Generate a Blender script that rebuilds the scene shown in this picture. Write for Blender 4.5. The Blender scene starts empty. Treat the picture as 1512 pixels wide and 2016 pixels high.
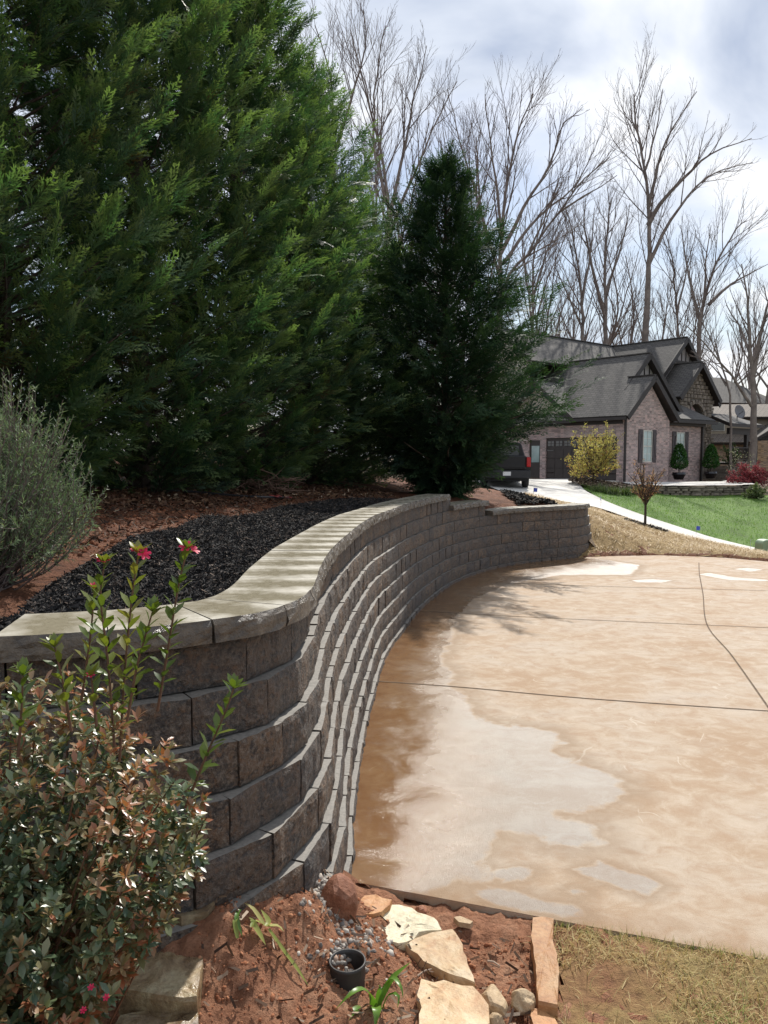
import bpy, bmesh, math, random
import numpy as np
from mathutils import Vector, Matrix, Euler

# ------------------------------------------------------------------ camera, sky, sun, exposure
SC = bpy.context.scene
COL = SC.collection
CAM_H, PITCH, F = 1.65, math.radians(4.08), 1515.0       # eye height, tilt down, focal length in photo pixels
cd = bpy.data.cameras.new('camera')
cam = bpy.data.objects.new('camera', cd); COL.objects.link(cam)
cam.location = (0, 0, CAM_H); cam.rotation_euler = (math.pi / 2 - PITCH, 0, 0)
cd.sensor_fit = 'HORIZONTAL'; cd.sensor_width = 36.0; cd.lens = 36.0 * F / 1512.0
cd.clip_start = 0.05; cd.clip_end = 2000
SC.camera = cam
SUN_EL, SUN_AZ = math.radians(45), math.radians(17)      # ahead of the camera, a little to the right
sd = bpy.data.lights.new('sun', 'SUN'); sd.energy = 4.5; sd.angle = math.radians(0.6); sd.color = (1, .95, .87)
so = bpy.data.objects.new('sun', sd); COL.objects.link(so)
sdir = Vector((math.sin(SUN_AZ) * math.cos(SUN_EL), math.cos(SUN_AZ) * math.cos(SUN_EL), math.sin(SUN_EL)))
so.rotation_euler = (-sdir).to_track_quat('-Z', 'Y').to_euler(); so.location = (0, 0, 60)
W = bpy.data.worlds.new('World'); SC.world = W; W.use_nodes = True
SC.view_settings.view_transform = 'Standard'; SC.view_settings.look = 'None'
SC.view_settings.exposure = 0.2; SC.view_settings.gamma = 1.0; SC.view_settings.use_curve_mapping = False
SC.cycles.use_denoising = True
SC.cycles.max_bounces = 6; SC.cycles.transparent_max_bounces = 8

def world_nodes():
    nt = W.node_tree; N = nt.nodes; N.clear(); L = nt.links
    out = N.new('ShaderNodeOutputWorld'); bg = N.new('ShaderNodeBackground'); L.new(bg.outputs[0], out.inputs[0])
    sky = N.new('ShaderNodeTexSky'); sky.sky_type = 'NISHITA'; sky.sun_disc = False
    sky.sun_elevation = SUN_EL; sky.sun_rotation = SUN_AZ; sky.air_density = 1.1; sky.dust_density = 1.0; sky.ozone_density = 1.5
    tc = N.new('ShaderNodeTexCoord'); sep = N.new('ShaderNodeSeparateXYZ'); L.new(tc.outputs['Generated'], sep.inputs[0])
    zc = N.new('ShaderNodeMath'); zc.operation = 'MAXIMUM'; L.new(sep.outputs['Z'], zc.inputs[0]); zc.inputs[1].default_value = 0.0
    za = N.new('ShaderNodeMath'); za.operation = 'ADD'; L.new(zc.outputs[0], za.inputs[0]); za.inputs[1].default_value = 0.28
    dx = N.new('ShaderNodeMath'); dx.operation = 'DIVIDE'; L.new(sep.outputs['X'], dx.inputs[0]); L.new(za.outputs[0], dx.inputs[1])
    dy = N.new('ShaderNodeMath'); dy.operation = 'DIVIDE'; L.new(sep.outputs['Y'], dy.inputs[0]); L.new(za.outputs[0], dy.inputs[1])
    cmb = N.new('ShaderNodeCombineXYZ'); L.new(dx.outputs[0], cmb.inputs[0]); L.new(dy.outputs[0], cmb.inputs[1]); cmb.inputs[2].default_value = 3.7
    n1 = N.new('ShaderNodeTexNoise'); L.new(cmb.outputs[0], n1.inputs['Vector']); n1.inputs['Scale'].default_value = 1.35
    n1.inputs['Detail'].default_value = 8; n1.inputs['Roughness'].default_value = .52; n1.inputs['Distortion'].default_value = .35
    r1 = N.new('ShaderNodeValToRGB'); L.new(n1.outputs['Fac'], r1.inputs[0])
    r1.color_ramp.elements[0].position = .40; r1.color_ramp.elements[1].position = .56
    mp = N.new('ShaderNodeMapping'); mp.inputs['Location'].default_value = (1.3, 7.4, 0); L.new(cmb.outputs[0], mp.inputs[0])
    n2 = N.new('ShaderNodeTexNoise'); L.new(mp.outputs[0], n2.inputs['Vector']); n2.inputs['Scale'].default_value = 1.5
    n2.inputs['Detail'].default_value = 6; n2.inputs['Roughness'].default_value = .5; n2.inputs['Distortion'].default_value = .4
    r2 = N.new('ShaderNodeValToRGB'); L.new(n2.outputs['Fac'], r2.inputs[0]); cr = r2.color_ramp
    cr.elements[0].position = .36; cr.elements[0].color = (3.9, 4.7, 6.4, 1)
    cr.elements[1].position = .57; cr.elements[1].color = (10.6, 10.7, 10.9, 1)
    e = cr.elements.new(.47); e.color = (7.4, 8.0, 9.1, 1)
    mx = N.new('ShaderNodeMix'); mx.data_type = 'RGBA'
    L.new(r1.outputs[0], mx.inputs[0]); L.new(sky.outputs[0], mx.inputs[6]); L.new(r2.outputs[0], mx.inputs[7])
    L.new(mx.outputs[2], bg.inputs[0]); bg.inputs[1].default_value = 0.094
world_nodes()

# ------------------------------------------------------------------ helpers
rng = np.random.default_rng(7); random.seed(7)
CY_, SY_ = math.cos(PITCH), math.sin(PITCH)
def ray(px, py):
    x = (px - 756) / F; y = -(py - 1008) / F
    return np.array([x, CY_ + y * SY_, -SY_ + y * CY_])
def onz(px, py, z=0.0):
    r = ray(px, py); t = (z - CAM_H) / r[2]; return np.array([r[0] * t, r[1] * t, z])
def at(px, py, D):
    r = ray(px, py); t = D / r[1]; return np.array([r[0] * t, D, CAM_H + r[2] * t])

def hash2(ix, iy, seed):
    h = (ix.astype(np.int64) * 374761393 + iy.astype(np.int64) * 668265263 + seed * 974634777) & 0xFFFFFFFF
    h = ((h ^ (h >> 13)) * 1274126177) & 0xFFFFFFFF
    return ((h ^ (h >> 16)) & 0xFFFFFF) / float(0xFFFFFF)
def vnoise(x, y, seed=0):
    x = np.asarray(x, float); y = np.asarray(y, float)
    ix = np.floor(x); iy = np.floor(y); fx = x - ix; fy = y - iy
    fx = fx * fx * (3 - 2 * fx); fy = fy * fy * (3 - 2 * fy)
    ix = ix.astype(np.int64); iy = iy.astype(np.int64)
    a = hash2(ix, iy, seed); b = hash2(ix + 1, iy, seed); c = hash2(ix, iy + 1, seed); d = hash2(ix + 1, iy + 1, seed)
    return (a + (b - a) * fx) * (1 - fy) + (c + (d - c) * fx) * fy
def fbm(x, y, seed=0, octv=4):
    s = 0; a = .5
    for k in range(octv):
        s = s + a * (vnoise(x, y, seed + k * 17) - .5); x = np.asarray(x) * 2.03; y = np.asarray(y) * 2.03; a *= .5
    return s
def in_poly(X, Y, poly):
    X = np.asarray(X); Y = np.asarray(Y); c = np.zeros(X.shape, bool); n = len(poly)
    for i in range(n):
        x1, y1 = poly[i][:2]; x2, y2 = poly[(i + 1) % n][:2]
        if y1 == y2: continue
        m = ((y1 > Y) != (y2 > Y)) & (X < (x2 - x1) * (Y - y1) / (y2 - y1) + x1)
        c ^= m
    return c
def dist_poly(X, Y, poly, closed=True):
    X = np.asarray(X, float); Y = np.asarray(Y, float); d = np.full(X.shape, 1e9); n = len(poly)
    for i in range(n if closed else n - 1):
        x1, y1 = poly[i][:2]; x2, y2 = poly[(i + 1) % n][:2]
        vx, vy = x2 - x1, y2 - y1; L2 = vx * vx + vy * vy + 1e-12
        t = np.clip(((X - x1) * vx + (Y - y1) * vy) / L2, 0, 1)
        d = np.minimum(d, np.hypot(X - x1 - t * vx, Y - y1 - t * vy))
    return d
def catmull(pts, step):
    p = np.asarray(pts, float); p = np.vstack([2 * p[0] - p[1], p, 2 * p[-1] - p[-2]]); out = []
    for i in range(1, len(p) - 2):
        n = max(2, int(np.linalg.norm(p[i + 1] - p[i]) / step) + 1)
        for k in range(n):
            t = k / n; t2 = t * t; t3 = t2 * t
            out.append(.5 * (2 * p[i] + (p[i + 1] - p[i - 1]) * t + (2 * p[i - 1] - 5 * p[i] + 4 * p[i + 1] - p[i + 2]) * t2 + (3 * p[i] - p[i - 1] - 3 * p[i + 1] + p[i + 2]) * t3))
    out.append(p[-2]); return np.array(out)

def tag(o, label=None, cat=None, group=None, kind=None):
    if label: o['label'] = label
    if cat: o['category'] = cat
    if group: o['group'] = group
    if kind: o['kind'] = kind
    return o
def empty(name, loc=(0, 0, 0), rz=0.0):
    o = bpy.data.objects.new(name, None); o.location = loc; o.rotation_euler = (0, 0, rz); COL.objects.link(o); return o
def link(name, me, parent=None, loc=None, rot=None):
    o = bpy.data.objects.new(name, me); COL.objects.link(o)
    if parent is not None: o.parent = parent
    if loc is not None: o.location = loc
    if rot is not None: o.rotation_euler = rot
    return o
def np_mesh(name, V, Q, mat=None, attrs=None, smooth=False):
    """mesh out of arrays: V (n,3), Q (m,3) or (m,4)"""
    V = np.ascontiguousarray(V, np.float32); Q = np.ascontiguousarray(Q, np.int32); me = bpy.data.meshes.new(name)
    k = Q.shape[1]; me.vertices.add(len(V)); me.vertices.foreach_set('co', V.ravel())
    me.loops.add(Q.size); me.loops.foreach_set('vertex_index', Q.ravel())
    me.polygons.add(len(Q)); me.polygons.foreach_set('loop_start', np.arange(0, Q.size, k, dtype=np.int32))
    me.polygons.foreach_set('loop_total', np.full(len(Q), k, np.int32))
    if smooth: me.polygons.foreach_set('use_smooth', np.ones(len(Q), bool))
    me.update(calc_edges=True)
    if attrs:
        for an, av in attrs.items():
            a = me.attributes.new(an, 'FLOAT', 'POINT'); a.data.foreach_set('value', np.ascontiguousarray(av, np.float32))
    if mat: me.materials.append(mat)
    return me
class MB:
    """collects faces for one mesh"""
    def __init__(s): s.v = []; s.f = []
    def add(s, V, Fc):
        o = len(s.v); s.v += [tuple(map(float, p)) for p in V]; s.f += [tuple(i + o for i in q) for q in Fc]; return s
    def box(s, a, b):
        x0, y0, z0 = a; x1, y1, z1 = b
        return s.add([(x0, y0, z0), (x1, y0, z0), (x1, y1, z0), (x0, y1, z0), (x0, y0, z1), (x1, y0, z1), (x1, y1, z1), (x0, y1, z1)],
                     [(0, 3, 2, 1), (4, 5, 6, 7), (0, 1, 5, 4), (1, 2, 6, 5), (2, 3, 7, 6), (3, 0, 4, 7)])
    def prism(s, poly, vec):
        n = len(poly); p = [np.array(q, float) for q in poly]; v = np.array(vec, float)
        return s.add(p + [q + v for q in p], [tuple(range(n))[::-1], tuple(range(n, 2 * n))] + [(i, (i + 1) % n, n + (i + 1) % n, n + i) for i in range(n)])
    def bar(s, a, b, w, h, up=(0, 0, 1)):
        a = np.array(a, float); b = np.array(b, float); d = b - a; d /= np.linalg.norm(d); u = np.array(up, float)
        r = np.cross(d, u); r /= np.linalg.norm(r); u = np.cross(r, d)
        q = [a + r * sx * w / 2 + u * sy * h / 2 for sx, sy in ((-1, -1), (1, -1), (1, 1), (-1, 1))]
        return s.prism(q, b - a)
    def tube(s, pts, rad, n=8, cap=True):
        V, Fc = tube_arrays(np.asarray(pts, float), np.broadcast_to(np.asarray(rad, float), (len(pts),)), n)
        o = len(s.v); s.v += [tuple(map(float, p)) for p in V]; s.f += [tuple(int(i) + o for i in q) for q in Fc]
        if cap: s.f += [tuple(range(o, o + n))[::-1], tuple(range(o + len(V) - n, o + len(V)))]
        return s
    def lathe(s, prof, n=20, c=(0, 0, 0)):
        o = len(s.v); m = len(prof)
        for r, z in prof:
            for k in range(n): s.v.append((c[0] + r * math.cos(2 * math.pi * k / n), c[1] + r * math.sin(2 * math.pi * k / n), c[2] + z))
        for i in range(m - 1):
            for k in range(n): s.f.append((o + i * n + k, o + i * n + (k + 1) % n, o + (i + 1) * n + (k + 1) % n, o + (i + 1) * n + k))
        return s
    def build(s, name, mat, parent=None, smooth=False, bevel=0, recalc=True):
        me = bpy.data.meshes.new(name); me.from_pydata(s.v, [], s.f); me.update()
        if recalc or bevel:
            bm = bmesh.new(); bm.from_mesh(me); bmesh.ops.recalc_face_normals(bm, faces=bm.faces)
            if bevel: bmesh.ops.bevel(bm, geom=bm.edges[:], offset=bevel, segments=1, affect='EDGES', clamp_overlap=True)
            bm.to_mesh(me); bm.free()
        if smooth:
            for p in me.polygons: p.use_smooth = True
        me.materials.append(mat); return link(name, me, parent)
def tube_arrays(P, R, n):
    m = len(P); T = np.gradient(P, axis=0); T /= np.linalg.norm(T, axis=1)[:, None] + 1e-9
    ref = np.array([0, 0, 1.0]) if abs(T[0][2]) < .9 else np.array([1.0, 0, 0])
    A = np.cross(T, ref); A /= np.linalg.norm(A, axis=1)[:, None] + 1e-9; B = np.cross(T, A)
    th = np.arange(n) * 2 * math.pi / n
    V = (P[:, None] + R[:, None, None] * (np.cos(th)[None, :, None] * A[:, None] + np.sin(th)[None, :, None] * B[:, None])).reshape(-1, 3)
    i = np.arange(m - 1)[:, None] * n; k = np.arange(n)[None, :]; k2 = (k + 1) % n
    Q = np.stack([i + k, i + k2, i + n + k2, i + n + k], -1).reshape(-1, 4)
    return V, Q
def tubes_mesh(name, paths, mat, n=3):
    Vs, Qs, o = [], [], 0
    for P, R in paths:
        V, Q = tube_arrays(P, R, n); Vs.append(V); Qs.append(Q + o); o += len(V)
    return np_mesh(name, np.vstack(Vs), np.vstack(Qs), mat, smooth=True)
def rots(n):                                            # n random rotation matrices
    q = rng.normal(size=(n, 4)); q /= np.linalg.norm(q, axis=1)[:, None]; w, x, y, z = q.T
    return np.stack([1 - 2 * (y * y + z * z), 2 * (x * y - z * w), 2 * (x * z + y * w), 2 * (x * y + z * w), 1 - 2 * (x * x + z * z), 2 * (y * z - x * w), 2 * (x * z - y * w), 2 * (y * z + x * w), 1 - 2 * (x * x + y * y)], -1).reshape(n, 3, 3)
def frames(D, up=None, roll=None):                      # matrices whose x column follows D
    D = D / (np.linalg.norm(D, axis=1)[:, None] + 1e-9)
    U = np.tile(np.array([0, 0, 1.0]), (len(D), 1)) if up is None else up
    S = np.cross(U, D); S /= np.linalg.norm(S, axis=1)[:, None] + 1e-9; Nn = np.cross(D, S)
    if roll is not None:
        c, s_ = np.cos(roll)[:, None], np.sin(roll)[:, None]; S, Nn = S * c + Nn * s_, Nn * c - S * s_
    return np.stack([D, S, Nn], -1)
def scatter(name, TV, TF, M, P, S, mat, tint=None, vt=None):
    """template copied by matrices M, positions P, sizes S into ONE mesh"""
    n, k = len(P), len(TV); S = np.asarray(S, float)
    S = S[:, None] if S.ndim == 1 else S
    V = np.einsum('nij,nkj->nki', M, TV[None] * S[:, None, :]) + P[:, None]
    Q = (TF[None] + (np.arange(n) * k)[:, None, None]).reshape(-1, TF.shape[1])
    at_ = {}
    if tint is not None: at_['tint'] = np.repeat(tint, k)
    if vt is not None: at_['along'] = np.tile(vt, n)
    return np_mesh(name, V.reshape(-1, 3), Q, mat, at_ or None)

# ------------------------------------------------------------------ materials
def mat(name):
    m = bpy.data.materials.new(name); m.use_nodes = True; nt = m.node_tree
    return m, nt, nt.nodes, nt.links, nt.nodes['Principled BSDF']
def coords(N, L, scale=(1, 1, 1), kind='Object', rot=(0, 0, 0)):
    tc = N.new('ShaderNodeTexCoord'); mp = N.new('ShaderNodeMapping'); mp.inputs['Scale'].default_value = scale; mp.inputs['Rotation'].default_value = rot
    L.new(tc.outputs[kind], mp.inputs[0]); return mp.outputs[0]
def noise(N, L, vec, scale, detail=5, rough=.55, dist=0):
    n = N.new('ShaderNodeTexNoise'); n.inputs['Scale'].default_value = scale; n.inputs['Detail'].default_value = detail
    n.inputs['Roughness'].default_value = rough; n.inputs['Distortion'].default_value = dist
    if vec is not None: L.new(vec, n.inputs['Vector'])
    return n.outputs['Fac']
def ramp(N, L, fac, stops):
    r = N.new('ShaderNodeValToRGB'); cr = r.color_ramp
    while len(cr.elements) < len(stops): cr.elements.new(.5)
    for e, (p, c) in zip(cr.elements, stops):
        e.position = p; e.color = (c, c, c, 1) if not hasattr(c, '__len__') else (*c, 1)
    L.new(fac, r.inputs[0]); return r.outputs[0]
def mixc(N, L, fac, a, b, mode='MIX'):
    m = N.new('ShaderNodeMix'); m.data_type = 'RGBA'; m.blend_type = mode
    for i, v in ((0, fac), (6, a), (7, b)):
        if hasattr(v, 'is_output') or hasattr(v, 'links'): L.new(v, m.inputs[i])
        elif i == 0: m.inputs[0].default_value = v
        else: m.inputs[i].default_value = (*v, 1)
    return m.outputs[2]
def math_(N, L, op, a, b=0.0, clamp=False):
    m = N.new('ShaderNodeMath'); m.operation = op; m.use_clamp = clamp
    for i, v in enumerate((a, b)):
        if hasattr(v, 'links'): L.new(v, m.inputs[i])
        else: m.inputs[i].default_value = v
    return m.outputs[0]
def bump(N, L, b, h, strength=.3, dist=.02, prev=None):
    n = N.new('ShaderNodeBump'); n.inputs['Strength'].default_value = strength; n.inputs['Distance'].default_value = dist
    L.new(h, n.inputs['Height'])
    if prev is not None: L.new(prev, n.inputs['Normal'])
    L.new(n.outputs[0], b.inputs['Normal']); return n.outputs[0]
def attr(N, name):
    a = N.new('ShaderNodeAttribute'); a.attribute_name = name; return a.outputs['Fac']
def simple(name, c, rough=.6, var=.25, scale=8, bmp=.15, metal=0, spec=None, kind='Object', bscale=None, dist=.01):
    m, nt, N, L, b = mat(name); v = coords(N, L, kind=kind); f = noise(N, L, v, scale)
    lo = tuple(x * (1 - var) for x in c); hi = tuple(min(1, x * (1 + var)) for x in c)
    L.new(ramp(N, L, f, [(.3, lo), (.7, hi)]), b.inputs['Base Color']); b.inputs['Roughness'].default_value = rough; b.inputs['Metallic'].default_value = metal
    if spec is not None: b.inputs['Specular IOR Level'].default_value = spec
    if bmp: bump(N, L, b, noise(N, L, v, bscale or scale * 5, 6), bmp, dist)
    return m
def leafmat(name, stops, rough=.45, trans=.35, spec=.5, tcol=(1.3, 1.5, .6), hue='tint', along=None, patch=None):
    """stops: colour ramp over the per-leaf tint"""
    m, nt, N, L, b = mat(name); c = ramp(N, L, attr(N, hue), stops)
    if along: c = mixc(N, L, ramp(N, L, attr(N, 'along'), [(along[0], 0.0), (along[1], 1.0)]), c, along[2])
    if patch: c = mixc(N, L, ramp(N, L, noise(N, L, coords(N, L), patch[0], 3), [(.4, 0.0), (.65, 1.0)]), c, mixc(N, L, 1.0, c, patch[1], 'MULTIPLY'))
    L.new(c, b.inputs['Base Color']); b.inputs['Roughness'].default_value = rough; b.inputs['Specular IOR Level'].default_value = spec
    t = N.new('ShaderNodeBsdfTranslucent'); L.new(mixc(N, L, 1.0, c, tcol, 'MULTIPLY'), t.inputs[0])
    ms = N.new('ShaderNodeMixShader'); ms.inputs[0].default_value = trans
    L.new(b.outputs[0], ms.inputs[1]); L.new(t.outputs[0], ms.inputs[2]); L.new(ms.outputs[0], N['Material Output'].inputs[0]); return m

def m_block():
    m, nt, N, L, b = mat('split_concrete_block'); v = coords(N, L)
    oi = N.new('ShaderNodeObjectInfo'); vm = N.new('ShaderNodeVectorMath'); vm.operation = 'ADD'
    sc = N.new('ShaderNodeVectorMath'); sc.operation = 'SCALE'; sc.inputs[3].default_value = 40.0
    cx = N.new('ShaderNodeCombineXYZ')
    for i in range(3): L.new(oi.outputs['Random'], cx.inputs[i])
    L.new(cx.outputs[0], sc.inputs[0]); L.new(v, vm.inputs[0]); L.new(sc.outputs[0], vm.inputs[1]); w = vm.outputs[0]
    big = noise(N, L, w, 7, 5, .6, .5); fine = noise(N, L, w, 70, 6, .7); mid = noise(N, L, w, 28, 5, .65)
    c = ramp(N, L, big, [(.28, (.038, .039, .046)), (.43, (.082, .069, .059)), (.56, (.17, .108, .066)), (.72, (.115, .098, .086))])
    c = mixc(N, L, ramp(N, L, mid, [(.40, .85), (.50, 0.0)]), c, (.028, .026, .027))
    c = mixc(N, L, ramp(N, L, fine, [(.47, 0.0), (.68, .9)]), c, (.30, .25, .20))
    c = mixc(N, L, ramp(N, L, noise(N, L, w, 42, 4, .6), [(.56, 0.0), (.66, .6)]), c, (.26, .14, .07))
    c = mixc(N, L, ramp(N, L, oi.outputs['Random'], [(0, 0.0), (1, .6)]), c, (.07, .068, .07))
    sn = N.new('ShaderNodeSeparateXYZ'); L.new(N.new('ShaderNodeNewGeometry').outputs['Normal'], sn.inputs[0])
    top = ramp(N, L, sn.outputs[2], [(.86, 0.0), (.93, 1.0)])
    c = mixc(N, L, top, c, ramp(N, L, fine, [(.3, (.15, .14, .125)), (.7, (.27, .25, .22))]))
    L.new(c, b.inputs['Base Color']); b.inputs['Roughness'].default_value = .68
    rt = math_(N, L, 'SUBTRACT', 1.0, top)
    p = bump(N, L, b, math_(N, L, 'MULTIPLY', mid, rt), 1.0, .035); bump(N, L, b, math_(N, L, 'MULTIPLY', fine, rt), .9, .012, p); return m
def m_cap():
    m, nt, N, L, b = mat('cap_concrete'); v = coords(N, L); sep = N.new('ShaderNodeSeparateXYZ'); L.new(v, sep.inputs[0])
    ax = math_(N, L, 'ABSOLUTE', sep.outputs[0]); wv = noise(N, L, v, 9, 4); wx = math_(N, L, 'ADD', ax, math_(N, L, 'MULTIPLY', math_(N, L, 'SUBTRACT', wv, .5), .34))
    wet = ramp(N, L, wx, [(.04, 1.0), (.19, 0.0)]); f = noise(N, L, v, 60, 6, .7)
    dry = ramp(N, L, f, [(.3, (.42, .395, .33)), (.7, (.56, .53, .46))]); wt = ramp(N, L, f, [(.3, (.22, .19, .13)), (.7, (.30, .265, .19))])
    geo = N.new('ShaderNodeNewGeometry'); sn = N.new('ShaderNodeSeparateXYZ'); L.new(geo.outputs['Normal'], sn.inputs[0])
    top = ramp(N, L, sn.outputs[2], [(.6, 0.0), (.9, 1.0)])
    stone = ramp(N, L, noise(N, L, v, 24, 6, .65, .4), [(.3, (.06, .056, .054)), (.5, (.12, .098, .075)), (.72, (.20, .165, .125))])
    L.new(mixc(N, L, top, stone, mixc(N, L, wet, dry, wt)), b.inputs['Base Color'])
    L.new(ramp(N, L, wet, [(0, .62), (1, .26)]), b.inputs['Roughness']); p = bump(N, L, b, f, .3, .004)
    bump(N, L, b, math_(N, L, 'MULTIPLY', noise(N, L, v, 26, 6, .7), math_(N, L, 'SUBTRACT', 1.0, top)), .9, .02, p); return m
def m_drive():
    m, nt, N, L, b = mat('stained_concrete'); v = coords(N, L); vs = coords(N, L, (.85, 1.15, 1), rot=(0, 0, .35))
    st = noise(N, L, vs, 1.1, 7, .62, .6); bl = noise(N, L, v, 2.2, 7, .65, .8); med = noise(N, L, coords(N, L, (.95, 1.1, 1)), 7.5, 8, .72, .6); fine = noise(N, L, v, 55, 6, .7); grit = noise(N, L, v, 240, 3, .7)
    c = ramp(N, L, st, [(.28, (.375, .25, .155)), (.42, (.43, .315, .215)), (.55, (.475, .375, .28)), (.7, (.45, .37, .295))])
    c = mixc(N, L, ramp(N, L, bl, [(.52, 0.0), (.75, .55)]), c, (.38, .245, .145))
    c = mixc(N, L, ramp(N, L, noise(N, L, vs, 2.6, 6, .6, .4), [(.5, 0.0), (.72, .5)]), c, (.52, .46, .385))
    c = mixc(N, L, ramp(N, L, fine, [(.55, 0.0), (.8, .35)]), c, (.30, .205, .13))
    c = mixc(N, L, ramp(N, L, med, [(.36, .5), (.5, 0.0)]), c, (.37, .235, .14))
    c = mixc(N, L, ramp(N, L, med, [(.5, 0.0), (.66, .6)]), c, (.57, .48, .38))
    c = mixc(N, L, ramp(N, L, grit, [(.30, .55), (.40, 0.0)]), c, (.25, .165, .10))
    c = mixc(N, L, ramp(N, L, noise(N, L, v, 110, 4, .7), [(.62, 0.0), (.72, .5)]), c, (.64, .56, .46))
    # pale scrapes
    vo = N.new('ShaderNodeTexVoronoi'); vo.feature = 'DISTANCE_TO_EDGE'; vo.inputs['Scale'].default_value = 2.1
    dw = N.new('ShaderNodeVectorMath'); dw.operation = 'ADD'; nn = N.new('ShaderNodeTexNoise'); nn.inputs['Scale'].default_value = 1.7; L.new(v, nn.inputs['Vector'])
    L.new(v, dw.inputs[0]); L.new(nn.outputs['Color'], dw.inputs[1]); L.new(dw.outputs[0], vo.inputs['Vector'])
    scr = math_(N, L, 'MULTIPLY', ramp(N, L, vo.outputs['Distance'], [(.004, 1.0), (.012, 0.0)]), ramp(N, L, noise(N, L, v, 3.1, 4), [(.56, 0.0), (.62, .6)]))
    c = mixc(N, L, scr, c, (.62, .55, .45))
    # dirt where the slab meets wall and soil
    c = mixc(N, L, math_(N, L, 'MULTIPLY', attr(N, 'rim'), ramp(N, L, noise(N, L, v, 6, 6, .65), [(.3, .2), (.7, 1.0)])), c, (.27, .155, .075))
    # water film; its grey sky sheen is painted into the wet colour
    d = math_(N, L, 'ADD', attr(N, 'wet'), math_(N, L, 'MULTIPLY', math_(N, L, 'SUBTRACT', noise(N, L, v, 5.5, 7, .62, .3), .5), .15))
    wet = ramp(N, L, d, [(.495, 0.0), (.515, 1.0)]); deep = ramp(N, L, math_(N, L, 'ADD', attr(N, 'deep'), math_(N, L, 'MULTIPLY', math_(N, L, 'SUBTRACT', noise(N, L, v, 3.2, 7, .65, .6), .5), 1.1)), [(.12, 0.0), (.45, .45), (.95, 1.0)])
    wc = mixc(N, L, 1.0, c, mixc(N, L, deep, (.60, .615, .635), (.50, .375, .245)), 'MULTIPLY')  # bluish grey stands for reflected sky, wet brown stays along the wall
    c = mixc(N, L, ramp(N, L, d, [(.40, 0.0), (.487, .55), (.505, 0.0)]), c, (.27, .185, .115))
    L.new(mixc(N, L, wet, c, wc), b.inputs['Base Color'])
    L.new(mixc(N, L, wet, (.8, .8, .8), mixc(N, L, deep, (.46, .46, .46), (.16, .16, .16))), b.inputs['Roughness'])
    L.new(mixc(N, L, wet, (.3, .3, .3), mixc(N, L, deep, (1.0, 1.0, 1.0), (.42, .42, .42))), b.inputs['Specular IOR Level'])
    h = math_(N, L, 'ADD', math_(N, L, 'MULTIPLY', fine, .6), grit); bump(N, L, b, math_(N, L, 'MULTIPLY', h, math_(N, L, 'SUBTRACT', 1.0, math_(N, L, 'MULTIPLY', deep, math_(N, L, 'MULTIPLY', wet, .85)))), .45, .009); return m
def m_soil(name, a, b_, c_, scale=3, wetv=.85, bd=.03, dapple=True):
    m, nt, N, L, b = mat(name); v = coords(N, L); f = noise(N, L, v, scale, 8, .65, .4); g = noise(N, L, v, 38, 7, .7)
    c = ramp(N, L, f, [(.3, a), (.5, b_), (.72, c_)]); c = mixc(N, L, ramp(N, L, g, [(.3, .65), (.55, 0.0)]), c, tuple(x * .45 for x in a))
    L.new(c, b.inputs['Base Color']); b.inputs['Roughness'].default_value = wetv; b.inputs['Specular IOR Level'].default_value = .3
    p = bump(N, L, b, g, .9, bd); bump(N, L, b, noise(N, L, v, 160, 4, .7), .5, .006, p); return m
def m_stone(name, a, b_, c_, scale=5, rough=.6, spec=.5, bd=.012, wet=False):
    m, nt, N, L, b = mat(name); v = coords(N, L); oi = N.new('ShaderNodeObjectInfo')
    f = noise(N, L, v, scale, 8, .68, .9); g = noise(N, L, v, scale * 9, 6, .7)
    c = ramp(N, L, f, [(.32, a), (.5, b_), (.68, c_)]); c = mixc(N, L, ramp(N, L, g, [(.28, .5), (.5, 0.0)]), c, tuple(x * .5 for x in a))
    hsv = N.new('ShaderNodeHueSaturation'); L.new(c, hsv.inputs['Color']); L.new(ramp(N, L, oi.outputs['Random'], [(0, .75), (1, 1.25)]), hsv.inputs['Value'])
    L.new(hsv.outputs[0], b.inputs['Base Color']); b.inputs['Specular IOR Level'].default_value = spec
    if wet: L.new(ramp(N, L, noise(N, L, v, 7, 4), [(.42, .12), (.62, .6)]), b.inputs['Roughness'])
    else: b.inputs['Roughness'].default_value = rough
    p = bump(N, L, b, noise(N, L, v, scale * 3, 6, .65), .7, bd); bump(N, L, b, g, .5, .004, p); return m
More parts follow.
